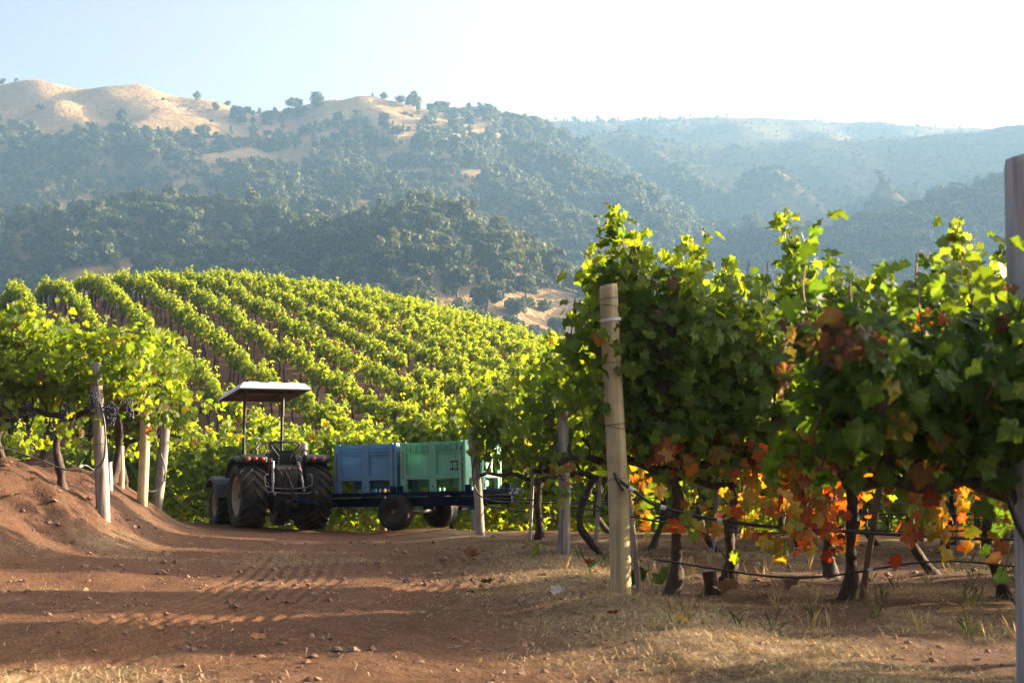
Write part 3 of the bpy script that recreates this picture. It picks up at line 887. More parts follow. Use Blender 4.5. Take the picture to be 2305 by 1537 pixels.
for key, (p0, nv) in ROWS.items():
    for i in range(nv):
        t = {'A': .38, 'B': .3, 'D': .8}.get(key, .5) + i * (1.0 if key in 'XW' else SP)
        x, y = along(p0, t)
        if key in 'AC': x, y = x + EN[0] * .24, y + EN[1] * .24
        lab = f"grapevine, {ORD[i]} from the road in {DESC[key]}"
        grp = "grapevines right of the road"
        r = np.random.default_rng(hash((ord(key), i)) % 2 ** 31)
        if key == 'A' and i < 5:
            lg = [[(-.35, 2.86), (-.2, 2.7), (.1, 2.55)], [(-.25, 2.93), (-.15, 2.7), (.5, 2.5)], [(-.3, 2.9), (.0, 2.75), (-.5, 2.6)], [(.2, 2.6)], [(-.3, 2.7)]][i]
            near_vine(x, y, PHI, lab, grp, r, nleaf=190, side=-1, autumn=(.42, .75, .8, .6, .5)[i], patches=[(), [(.1, .62, .45, (C_RED, C_RED, C_ORG))], [(-.3, .65, .5, (C_ORG, C_RED, C_YEL))], (), ()][i], dcol=.9, z0=1.0 if i == 0 else .92, z1=(2.45, 2.42, 2.36, 2.36, 2.3)[i], half=.33, size=.082, nshoot=36, leaves=40, long=lg, droop=(3, 10, 11, 7, 5)[i], dd=.55, fill=260, yg=.6, red=(.2, .8, .9, .5, .4)[i], ylean=(-.25, -.05, -.05, 0, 0)[i], L=1.2 if i == 0 else 1.75)
        elif key == 'B' and i < 2:
            near_vine(x - .1 * E[0], y - .1 * E[1], PHI, lab, grp, r, nleaf=230, side=-1, patches=[(-.97, 1.40, .10, (C_PUR, C_PUR * .8)), (-.6, 1.5, .05, (C_PUR, C_RED * .7))] if i == 0 else (), shade=np.array((.72, .8, .9)), autumn=.09, z0=1.0, z1=1.50, half=.40, size=.064, nshoot=40, leaves=62, long=[(.25, 1.92), (.4, 1.75)] if i == 0 else [(0, 1.8)], droop=2, fill=1000, yg=.1, red=.8, L=1.9 if i == 0 else 1.75)  # row B leaf tint darkened, shade put into the colour
        elif key == 'C' and i < 4:
            near_vine(x, y, PHI, lab, grp, r, nleaf=110, side=-1, autumn=.35, level=1, z0=.85, z1=2.2, half=.40, size=.085, nshoot=30, leaves=40, fill=300, long=[(-.6, 2.5), (-.3, 2.4)], droop=3, yg=.55, red=.2)
        elif key == 'D' and i < 2:
            near_vine(x, y, PHI, lab, grp, r, nleaf=80, side=-1, autumn=.15, level=1, z0=1.25, z1=2.1, half=.36, size=.085, nshoot=30, leaves=34, fill=260, long=[(-.7, 2.35)], droop=0, yg=.6, red=.1)
        else:
            mid_vine(x, y, PHI, lab, grp, r, int(r.integers(6, 10)) if key in 'EFGH' else int(r.integers(6)), 1.0)

# ------------------------------------------------------------------ the rows on the bank left of the road
LEFT = {'L': (P(232, 1155, 16.0)[:2], 6), 'M': (P(320, 1120, 19.0)[:2], 7), 'N': (P(352, 1145, 22.0)[:2], 8)}
LDESC = {'L': "the front row on the left bank", 'M': "the middle row on the left bank", 'N': "the rear row on the left bank"}
for key, (p0, nv) in LEFT.items():
    for i in range(nv):
        t = -(.45 + i * SP)
        x, y = along(p0, t)
        x, y = x + EN[0] * .2, y + EN[1] * .2
        lab = f"grapevine, {ORD[i]} from the road in {LDESC[key]}"
        r = np.random.default_rng(hash((ord(key), i)) % 2 ** 31)
        if i < (3 if key == 'L' else 1):
            near_vine(x, y, PHI, lab, "grapevines on the left bank", r, nleaf=150 if key == 'L' else 90, side=-1, grapes=14 if key == 'L' else 6, level=1, autumn=.08, z0=1.05, z1=1.82, half=.42, size=.082, nshoot=32, leaves=38, fill=420, long=[(-.5, 2.05)], droop=4, yg=.6, red=0)
        else:
            mid_vine(x, y, PHI, lab, "grapevines on the left bank", r, int(r.integers(6)), .84)

# ------------------------------------------------------------------ vineyard hill
vh = np.random.default_rng(21)
HD = np.array((-.405, 1.0)); HD /= np.linalg.norm(HD); HROT = math.atan2(HD[1], HD[0])
cand = []
for k in range(-20, 23):
    X0 = 1.2 + k * 2.5
    for j in range(64):
        s = j * 1.5 + (k * .37 % 1.5)
        x, y = X0 + HD[0] * s, 33 + HD[1] * s
        cand.append((x, y, k, j))
cand = np.array(cand)
q = cand[:, :2] @ EN
qH = np.array(ROWS['H'][0]) @ EN
ok = (q > qH + 2.6) & (cand[:, 1] < 126)
cz = g(cand[:, 0], cand[:, 1])
ppx, ppy = pix(cand[:, 0], cand[:, 1], cz)
ok &= (ppx > -650) & (ppx < 1500) & (vh.random(len(cand)) > .015)
ok &= ~((cand[:, 0] < -7) & (cand[:, 1] < 36))
cand, cz = cand[ok], cz[ok]
jit = vh.normal(0, .07, (len(cand), 2)); cand[:, :2] += jit
order = np.argsort(cand[:, 1] + 1000 * ((pix(cand[:, 0], cand[:, 1], cz)[0] < -60)))
NHILL = 300
FT = [mesh_tris("trunk", *(lambda tm: (np.array([v.co for v in tm.vertices]), np.array([list(p.vertices) for p in tm.polygons])))(trunk_mesh(np.random.default_rng(800 + i), .95, .05, 5, 5)[0]), M_bark, True) for i in range(3)]
rowno = {int(k): min(i, len(ORD) - 1) for i, k in enumerate(sorted(set(cand[order[:NHILL], 2].astype(int))))}
for c in order[:NHILL]:
    x, y, k, j = cand[c]
    o = link("hillside_grapevine", None, None, (x, y, cz[c]), (0, 0, HROT + (math.pi if vh.random() < .5 else 0)), f"sunlit yellow-green grapevine on the lower hill, {ORD[rowno[int(k)]]} row counted from the left", "grapevine", "grapevines in the lower rows of the hill")
    sc = vh.uniform(.88, 1.12); o.scale = (1, vh.uniform(.9, 1.15), sc)
    link("trunk", FT[vh.integers(3)], o); link("foliage", FAR[vh.integers(6)], o, kind="stuff")

def joined(name, parts):
    """one template mesh out of several, keeping tints and materials"""
    V, F, T, MI, mats, b = [], [], [], [], [], 0
    for me in parts:
        n = len(me.vertices); co = np.zeros(n * 3, np.float32); me.vertices.foreach_get("co", co); co = co.reshape(-1, 3)
        me.calc_loop_triangles(); tr = np.zeros(len(me.loop_triangles) * 3, np.int32); me.loop_triangles.foreach_get("vertices", tr)
        if "tint" in me.attributes:
            c = np.zeros(n * 4, np.float32); me.attributes["tint"].data.foreach_get("color", c); c = c.reshape(-1, 4)[:, :3]
        else: c = np.full((n, 3), .05)
        m = me.materials[0]
        if m not in mats: mats.append(m)
        V.append(co); F.append(tr.reshape(-1, 3) + b); T.append(c); MI += [mats.index(m)] * (len(tr) // 3); b += n
    return mesh_tris(name, np.concatenate(V), np.concatenate(F), mats, False, tint=np.concatenate(T), midx=MI)

def scatter(name, pts, rotz, scl, pick, templates, label, cat=None):
    """one object of kind stuff: instances of the template meshes on points"""
    coll = bpy.data.collections.new(name + "_shapes")
    for i, t in enumerate(templates):
        coll.objects.link(bpy.data.objects.new(f"{name}_shape_{i:02d}", t))
    me = bpy.data.meshes.new(name)
    me.vertices.add(len(pts)); me.vertices.foreach_set("co", np.asarray(pts, np.float32).ravel())
    for n, ty, arr in (("rotz", 'FLOAT', rotz), ("pick", 'INT', pick)):
        a = me.attributes.new(n, ty, 'POINT'); a.data.foreach_set("value", np.asarray(arr, np.float32 if ty == 'FLOAT' else np.int32))
    a = me.attributes.new("scl", 'FLOAT_VECTOR', 'POINT'); a.data.foreach_set("vector", np.asarray(scl, np.float32).ravel())
    me.update()
    o = link(name, me, label=label, kind="stuff")
    ng = bpy.data.node_groups.new(name + "_scatter", 'GeometryNodeTree')
    ng.interface.new_socket("Geometry", in_out='INPUT', socket_type='NodeSocketGeometry')
    ng.interface.new_socket("Geometry", in_out='OUTPUT', socket_type='NodeSocketGeometry')
    N, L = ng.nodes.new, ng.links.new
    gi, go = N("NodeGroupInput"), N("NodeGroupOutput")
    ci = N("GeometryNodeCollectionInfo"); ci.inputs["Collection"].default_value = coll
    ci.inputs["Separate Children"].default_value = True; ci.inputs["Reset Children"].default_value = True
    ip = N("GeometryNodeInstanceOnPoints"); ip.inputs["Pick Instance"].default_value = True
    def na(nm, ty):
        x = N("GeometryNodeInputNamedAttribute"); x.data_type = ty; x.inputs[0].default_value = nm
        return [s for s in x.outputs if s.enabled and s.name == "Attribute"][0]
    cx_ = N("ShaderNodeCombineXYZ")
    L(na("rotz", 'FLOAT'), cx_.inputs[2]); L(cx_.outputs[0], ip.inputs["Rotation"])
    L(na("scl", 'FLOAT_VECTOR'), ip.inputs["Scale"]); L(na("pick", 'INT'), ip.inputs["Instance Index"])
    L(gi.outputs[0], ip.inputs["Points"]); L(ci.outputs[0], ip.inputs["Instance"]); L(ip.outputs[0], go.inputs[0])
    md = o.modifiers.new("scatter", 'NODES'); md.node_group = ng
    return o

rest = order[NHILL:]
FARJ = [joined("hill_vine", [FAR[i], FT[i % 3]]) for i in range(6)]
scatter("upper_hill_vines", np.c_[cand[rest, :2], cz[rest]], HROT + math.pi * vh.integers(0, 2, len(rest)), np.c_[np.ones(len(rest)), vh.uniform(.9, 1.2, len(rest)), vh.uniform(.88, 1.12, len(rest))],
        vh.integers(0, 6, len(rest)), FARJ, "rows of sunlit yellow-green vines on the upper vineyard hill")

# ------------------------------------------------------------------ trees on the hills
def tree_parts(r, h=10, w=9, kind='oak', hue=1.0):
    """crown of leaf clumps in several lobes and a forked trunk"""
    lobes = []
    nl = int(r.integers(7, 11)) if kind == 'oak' else 6
    for i in range(nl):
        a = r.uniform(0, 6.28); q = r.uniform(.1, .75) if kind == 'oak' else r.uniform(0, .35)
        zc = h * r.uniform(.38, .86) if kind == 'oak' else h * (.25 + .65 * i / nl)
        rad = w * r.uniform(.20, .31) if kind == 'oak' else w * (.42 - .30 * i / nl) * r.uniform(.8, 1.2)
        lobes.append((np.array((math.cos(a) * w * .5 * q, math.sin(a) * w * .5 * q, zc)), rad))
    pos, nr = [], []
    for c, rad in lobes:
        n = 46
        d = norm(r.normal(0, 1, (n, 3))); rr = rad * r.uniform(.72, 1.08, (n, 1))
        d2 = d * np.array((1, 1, .72)); pos.append(c + d2 * rr); nr.append(d)
    pos, nr = np.concatenate(pos), np.concatenate(nr)
    k = len(pos)
    n = nr + r.normal(0, .5, (k, 3)); t = r.normal(0, 1, (k, 3))
    base = np.array((.056, .075, .029)) if kind == 'oak' else np.array((.10, .118, .06))
    ti = (base * r.uniform(.6, 1.25, (k, 1)) + np.array((.02, .012, 0)) * r.random((k, 1))) * hue
    crown = leaves_mesh("crown", (pos, n, t, w * .135 * r.uniform(.7, 1.4, k), ti), 0, M_tree, r)
    mb = MB()
    mb.tube([(0, 0, -1.5), (.1, 0, h * .2), (.15, .1, h * .42)], [w * .045, w * .032, w * .02], 6)
    for c, rad in lobes[:5]: mb.tube([(.08, .05, h * .25), tuple((c * .6 + np.array((0, 0, h * .14)))), tuple(c)], [w * .022, w * .014, w * .006], 5)
    return crown, mb.mesh("trunk", M_bark)
TREES = [tree_parts(np.random.default_rng(900 + i), kind='oak' if i < 6 else 'pine', h=9 if i < 6 else 13, w=9.5 if i < 6 else 7.5, hue=np.array([(1, 1, 1), (.75, .8, .8), (1.35, 1.2, .9), (.6, .68, .7), (1.1, 1.1, 1.3), (.85, .85, .8), (1, 1, 1.1), (.8, .85, .9)][i])) for i in range(8)]
TREEJ = [joined("hill_tree", list(t)) for t in TREES]
tr = np.random.default_rng(33)
def near_hill(n, x0, x1, y0, y1):
    return np.c_[tr.uniform(x0, x1, n), tr.uniform(y0, y1, n)]
C1 = np.concatenate([near_hill(36000, -600, 520, 300, 820), near_hill(44000, -900, 560, 820, 1250), near_hill(27000, 0, 1000, 800, 1520), near_hill(9000, -200, 1000, 1450, 1900)])
z = hills_z(C1[:, 0], C1[:, 1])
dn = tree_density(C1[:, 0], C1[:, 1], z)
bru = np.clip(sstep(60, 260, C1[:, 0] - (C1[:, 1] - 900) * .1) * sstep(850, 1050, C1[:, 1]), 0, 1)
keep = tr.random(len(C1)) < .8 * dn * (1 - .55 * bru)
px_, py_ = pix(C1[:, 0], C1[:, 1], z)
keep &= (px_ > -1100) & (px_ < 2900)
C1, z, bru, px_, py_ = C1[keep], z[keep], bru[keep], px_[keep], py_[keep]
# individuals: those along the crests and the largest in view
crest = np.zeros(len(C1))
for dx, dy in ((25, 0), (-25, 0), (0, 25), (0, -25)):
    crest += z - hills_z(C1[:, 0] + dx, C1[:, 1] + dy)
dist = np.hypot(C1[:, 0], C1[:, 1])
score = crest / 18 + 500 / dist + tr.normal(0, .15, len(C1))
vis = (px_ > 5) & (px_ < 2290) & (py_ < 640) & ~((px_ > 1260) & (py_ > 520)) & (dist < 1450)
score = np.where(vis, score, -99)
oi = np.argsort(-score)
NT = 280
def treelabel(px, y, kind):
    what = "tall grey-green pine" if kind >= 6 else "rounded dark green oak"
    zones = ((130, "at the left edge"), (300, "above the left end posts"), (480, "left of the tractor"), (720, "above the tractor"), (890, "above the blue bin"), (1070, "above the green bin"), (1300, "left of the pale post"), (1460, "above the pale post"), (1750, "above the front vine row"), (2050, "right of the valley middle"), (9999, "near the right edge"))
    zone = next(t for q, t in zones if px < q)
    where = "nearest wooded ridge" if y < 720 else ("lower hill slope" if y < 950 else ("upper hill slope" if y < 1180 else "hazy far ridge"))
    return f"{what} on the {where}, {zone}"
scl = (.36 + .85 * tr.random(len(C1)) ** 2.2) * np.where(C1[:, 1] > 1280, .6, 1) * (1 - .45 * bru)
kinds = np.where(tr.random(len(C1)) < .8, tr.integers(0, 6, len(C1)), tr.integers(6, 8, len(C1)))
rotz = tr.uniform(0, 6.28, len(C1))
for c in oi[:NT]:
    lab = treelabel(px_[c], C1[c, 1], kinds[c])
    o = link("hill_tree", None, None, (C1[c, 0], C1[c, 1], z[c] - .3), (0, 0, rotz[c]), lab, "tree", "separate trees along the hill crests")
    o.scale = (scl[c],) * 3
    link("trunk", TREES[kinds[c]][1], o); link("crown", TREES[kinds[c]][0], o)
rest = oi[NT:]
scatter("hillside_woodland", np.c_[C1[rest], z[rest] - .4], rotz[rest], np.c_[scl[rest], scl[rest], scl[rest] * tr.uniform(.8, 1.15, len(rest))], kinds[rest], TREEJ, "dense oak and pine woodland covering the hills")
print("TREES", len(C1), "HILL VINES", len(cand))
# ------------------------------------------------------------------ posts of the rows
def ax_(p, t, off=0): return (p[0] + E[0] * t + EN[0] * off, p[1] + E[1] * t + EN[1] * off)
rB, rA, rC, rD = (ROWS[k][0] for k in 'BACD')
post(*P(2322, 1500, 5.1)[:2], 2.08, .056, M_wood_silver, (.02, 0), "grey weathered post cut off by the right edge of the picture", bands=[(.55, M_wire, .002, .01)])
post(*rA, 2.23, .071, M_wood_new, (-.07, .0), "stout pale yellow end post with white tie band in the foreground", bands=[(.955, M_wire, .0022, .008), (.93, M_wire, .0022, -.006), (.885, M_white_plastic, .022, .008), (.745, M_wire, .0022, .004), (.545, M_wire, .0025, .01), (.535, M_wire, .0025, -.014), (.37, M_wire, .0022, .01)])
post(*rC, 1.55, .062, M_wood_grey, (.01, .0), "grey square-looking post with a hose looping down its left side", bands=[(.53, M_wire, .003, .01), (.55, M_wire, .003, -.004)])
post(*rD, 1.45, .058, M_wood_grey, (-.10, .05), "thin grey slanted post standing just right of the trailer", bands=[(.6, M_wire, .002, .01)])
post(*P(1068, 1190, 23.6)[:2], 1.6, .06, M_wood_grey, (.0, .0), "grey post half hidden behind the trailer tail")
post(*P(685, 1190, 25.2)[:2], 1.8, .075, M_wood_grey, (-.03, .0), "grey-green post rising behind the tractor seat")
post(*P(862, 1190, 25.4)[:2], 1.1, .06, M_wood_brown, (0, 0), "short brown post behind the trailer wheel")
pL, pM, pN = (LEFT[k][0] for k in 'LMN')
post(*pL, 1.72, .073, M_wood_grey, (-.13, .03), "thick leaning end post of the front left row", bands=[(.86, M_wire, .003, .0), (.47, M_wire, .003, .01)])
post(*pM, 1.85, .066, M_wood_new, (.02, .02), "slim pale end post in the middle of the left bank", bands=[(.6, M_wire, .003, 0)])
post(*pN, 1.60, .074, M_wood_grey, (.14, .04), "dark grey end post leaning right beside the left hedge", bands=[(.65, M_wire, .003, 0)])
sx, sy = P(246, 1100, 18.5)[:2]
post(sx, sy, .42, .035, M_white_plastic, (0, 0), "short white pipe standing behind the front left post", name="irrigation_pipe")
sx, sy = P(272, 1100, 19.6)[:2]
post(sx, sy, .6, .04, M_wood_new, (0, 0), "short pale stake between the left end posts")
for key in 'BACDEF':
    p0, nv = ROWS[key]
    for q, i in enumerate((4, 8)):
        if i < nv:
            x, y = ax_(p0, i * SP - .3)
            post(x, y, 2.0, .05, M_wood_brown, (0, 0), f"brown line post, {ORD[q]} inside {DESC[key]}")

# stakes beside the vines of the two nearest rows
def stake(x, y, h, w, mat, lean, label):
    z = gz(x, y)
    mb = MB().box((lean[0] / 2, lean[1] / 2, h / 2 - .1), (w, w * .7, math.sqrt(h * h + lean[0] ** 2) + .2), .004, Matrix.Rotation(math.atan2(lean[0], h), 3, 'Y'))
    mb.build("vine_stake", mat, None, loc=(x, y, z), rot=(0, 0, random.uniform(-.4, .4)), label=label, cat="stake", group="vine stakes")
sr = np.random.default_rng(5)
SD = {'A': 'row of the pale yellow end post', 'C': 'row of the grey post with looping hose', 'D': 'row of the slanted post by the trailer'}
for key in 'ACD':
    p0, nv = ROWS[key]
    for i in range(7):
        t = {'A': .38, 'D': .8}.get(key, .5) + i * SP
        x, y = ax_(p0, t + sr.uniform(.08, .2) * sr.choice([-1, 1]), sr.uniform(-.06, .06) + (.24 if key in 'AC' else 0))
        m = [M_steel_rust, M_wood_brown, M_wood_grey][int(sr.integers(3))]
        nm = {M_steel_rust: "rusty steel", M_wood_brown: "brown wooden", M_wood_grey: "grey wooden"}[m]
        stake(x, y, sr.uniform(.9, 1.15), .03 if m is M_steel_rust else .045, m, (sr.uniform(-.12, .16), 0), f"{nm} stake, {ORD[i]} vine, {SD[key]}")

# hoses and wires along the rows
def rowline(p0, t0, t1, h, sag, n, off=0., r=None, jit=.03):
    out = []
    for k in range(n):
        t = t0 + (t1 - t0) * k / (n - 1)
        x, y = ax_(p0, t, off)
        out.append((x, y, gz(x, y) + h - (sag if k % 2 else 0) + (r.normal(0, jit) if r is not None else 0)))
    return out
hr = np.random.default_rng(8)
zA = gz(*rA)
tieA = (rA[0] - .045, rA[1] - .075, zA + .84)
hose([tieA, (rA[0] + .09, rA[1] - .08, zA + .74), (*ax_(rA, .3, -.05), zA + .62), (*ax_(rA, .9, -.04), zA + .50), (*ax_(rA, 1.8, -.03), zA + .43), (*ax_(rA, 3.0, -.02), zA + .37), (*ax_(rA, 4.2, 0), zA + .40), (*ax_(rA, 5.6, 0), zA + .47), (*ax_(rA, 9, 0), zA + .45)], .0125, "thick black hose sagging from the pale end post along its row", clips=(.12, .26, .36, .45, .62))
hose([(tieA[0] - .005, tieA[1] - .012, tieA[2] + .03), (tieA[0] + .02, tieA[1] - .02, tieA[2] - .03), (tieA[0] + .06, tieA[1] - .02, tieA[2] - .10)], .012, "short folded black hose end tied to the pale end post")
hose(rowline(rA, .25, 9, .33, .10, 9, .05, hr), .008, "thin black drip line hanging low behind the thick hose", clips=(.2, .55))
hose(rowline(rA, .1, 9, .52, .04, 12, .12, hr), .007, "thin black drip line stretched above the low one behind the pale post")
zC = gz(*rC)
hose([(rC[0] - .07, rC[1] - .06, zC + 1.32), (rC[0] - .075, rC[1] - .07, zC + 1.05), (rC[0] - .01, rC[1] - .09, zC + .82), (*ax_(rC, .25, -.08), zC + .6), (*ax_(rC, .6, -.05), zC + .42), (*ax_(rC, 1.2, 0), zC + .4), (*ax_(rC, 4, 0), zC + .42), (*ax_(rC, 12, 0), zC + .4)], .011, "black hose looping down from the grey post and along its row", clips=(.35,))
hose(rowline(rC, .1, 13, .5, .06, 12, .08, hr), .008, "straight black drip line in the row of the grey post")
zD = gz(*rD)
hose([(rD[0] - .03, rD[1] - .07, zD + 1.15), (rD[0] - .10, rD[1] - .08, zD + .9), (rD[0] - .06, rD[1] - .09, zD + .62), (rD[0] + .12, rD[1] - .06, zD + .48), (*ax_(rD, .6, 0), zD + .44), (*ax_(rD, 2, 0), zD + .42), (*ax_(rD, 8, 0), zD + .4)], .011, "black hose bending round the slanted post by the trailer")
hose(rowline(rD, .1, 14, .36, .05, 12, .05, hr), .009, "lower black drip line right of the trailer")
hose(rowline(rD, .1, 14, .52, .05, 12, -.05, hr), .008, "upper black drip line right of the trailer")
hose(rowline(ROWS['E'][0], -1.8, 14, .55, .05, 12, .0, hr), .009, "black drip line seen under the trailer bed")
zB = gz(*rB)
bx, by = P(2322, 1500, 5.1)[:2]
hose([(bx - .085, by - .05, 1.03 + .16), (bx - .105, by - .06, 1.03 + .0), (bx - .085, by - .07, 1.03 - .14), (bx - .03, by - .075, 1.03 - .27), (bx + .08, by - .07, 1.03 - .36), (bx + .4, by + .1, .62), (bx + 1.2, by + .7, .55)], .011, "black hose curving down in front of the post at the right edge")
zL = gz(*pL)
hose([P(224, 905, 15.9), P(236, 960, 15.88), P(234, 1030, 15.88), P(212, 1056, 15.85), P(190, 1047, 15.7), P(150, 1057, 15.55), P(80, 1032, 15.4), P(0, 1006, 15.2), P(-120, 985, 14.8)], .011, "black hose running from the leaning left post along the bank", clips=(.55,))
hose([P(330, 960, 19), P(331, 1040, 19), P(326, 1090, 19.3), P(340, 1106, 20), P(362, 1095, 21.6), P(372, 1060, 21.8), P(362, 1020, 21.8)], .011, "black hose loop hanging between the two rear left posts")
for key in 'BACD':
    p0, nv = ROWS[key]
    for q, h in enumerate((.93, 1.45) if key != 'A' else (.94, 1.22, 1.66)):
        top = -.10 * h / 2.2 if key == 'A' else 0
        pts = rowline(p0, .0, nv * SP, h, 0, 6)
        hose(pts, .0022, f"{('lower', 'middle', 'upper')[q]} steel wire in {DESC[key]}", name="trellis_wire", mat=M_wire)

# ------------------------------------------------------------------ tractor
M_rubber = pmat("tractor_rubber", (.030, .028, .026), (.014, .013, .012), 18, .85, .3, dust=((.17, .11, .07), 3.5, .55))
M_black = pmat("black_metal", (.018, .018, .019), (.010, .010, .010), 12, .5, dust=((.10, .07, .05), 5, .45))
M_blackp = pmat("black_plastic", (.022, .022, .024), (.014, .014, .015), 12, .55, .1, dust=((.12, .08, .055), 4, .35))
M_red = pmat("red_fender_paint", (.40, .035, .015), (.26, .025, .012), 6, .35, coat=.3, dust=((.18, .10, .06), 5, .5))
M_orange = pmat("orange_hood_paint", (.55, .10, .02), (.40, .07, .015), 5, .35, coat=.3, dust=((.2, .11, .06), 5, .4))
M_rim = pmat("dusty_pale_rim", (.46, .40, .32), (.28, .22, .16), 7, .6, dust=((.16, .09, .05), 6, .6))
M_roof = pmat("white_roof", (.72, .75, .80), (.60, .62, .66), 4, .4, dust=((.4, .36, .3), 5, .3))
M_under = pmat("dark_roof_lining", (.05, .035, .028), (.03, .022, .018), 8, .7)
M_chrome = pmat("worn_steel", (.34, .34, .35), (.17, .155, .14), 14, .35, metal=.8)
M_grease = pmat("greasy_iron", (.035, .026, .020), (.015, .012, .010), 14, .6, .4, dust=((.13, .08, .05), 7, .5))
M_lred = pmat("red_lens", (.26, .012, .012), (.18, .008, .008), 12, .2, coat=.5)
M_lorg = pmat("amber_lens", (.32, .08, .012), (.22, .05, .01), 12, .2, coat=.5)
M_seat = pmat("black_vinyl", (.02, .02, .022), (.012, .012, .013), 25, .5, .2)

def tractor_wheel(parent, name, c, Rr, W, rimr, side, nlug, steer=0):
    w = W / 2
    prof_ = [(-w * .80, rimr), (-w * .98, rimr * 1.12), (-w, Rr * .80), (-w * .92, Rr * .90), (-w * .5, Rr * .945), (0, Rr * .955), (w * .5, Rr * .945), (w * .92, Rr * .90), (w, Rr * .80), (w * .98, rimr * 1.12), (w * .80, rimr)]
    mb = MB().lathe(prof_, 40)
    # lugs: curved bars from the middle to the shoulder, staggered left and right
    for k in range(nlug):
        for sg in (-1, 1):
            a0 = 2 * math.pi * (k + (.5 if sg > 0 else 0)) / nlug
            V, F = [], []
            n = 6
            for i in range(n):
                s = i / (n - 1)
                x = sg * w * (-.04 + 1.07 * s)
                ang = a0 + (.62 * s ** .85) * (7.0 / nlug) * 2
                rb = Rr * (.945 - (.06 * max(0, (s - .7) / .3) ** 1.5)); rt = Rr * (1.0 - .045 * max(0, (s - .75) / .25) ** 1.5)
                da = .055 * (22 / nlug) * .55 * (1.15 - .15 * s)
                for (rr, dd) in ((rb - .012, -da * 1.2), (rt, -da * .8), (rt, da * .8), (rb - .012, da * 1.2)):
                    V.append((x, rr * math.cos(ang + dd), rr * math.sin(ang + dd)))
            for i in range(n - 1):
                for q in range(3): F.append((i * 4 + q, i * 4 + q + 1, i * 4 + 4 + q + 1, i * 4 + 4 + q))
            F.append((0, 1, 2, 3)); F.append(tuple((n - 1) * 4 + q for q in (3, 2, 1, 0)))
            mb.add(V, F)
    o = mb.build(name, M_rubber, parent, loc=c, rot=(0, 0, steer))
    # rim: dished disc
    s = side
    rp = [(-s * w * .80, rimr * 1.01), (s * w * .80, rimr * 1.01), (s * w * .84, rimr * .99), (s * w * .80, rimr * .93), (s * w * .42, rimr * .86), (s * w * .34, rimr * .80), (s * w * .30, rimr * .45), (s * w * .42, rimr * .40), (s * w * .44, rimr * .22), (s * w * .44, 0.001)]
    MB().lathe(rp, 32).build("rim", M_rim, o)
    hb = MB().lathe([(s * w * .40, rimr * .20), (s * w * .62, rimr * .18), (s * w * .66, rimr * .14), (s * w * .66, .001)], 16)
    for k in range(8):
        a = 2 * math.pi * k / 8
        hb.lathe([(s * w * .30, .014), (s * w * .46, .014), (s * w * .46, .001)], 6, c=(0, rimr * .32 * math.cos(a), rimr * .32 * math.sin(a)))
    hb.build("hub", M_grease, o)
    return o

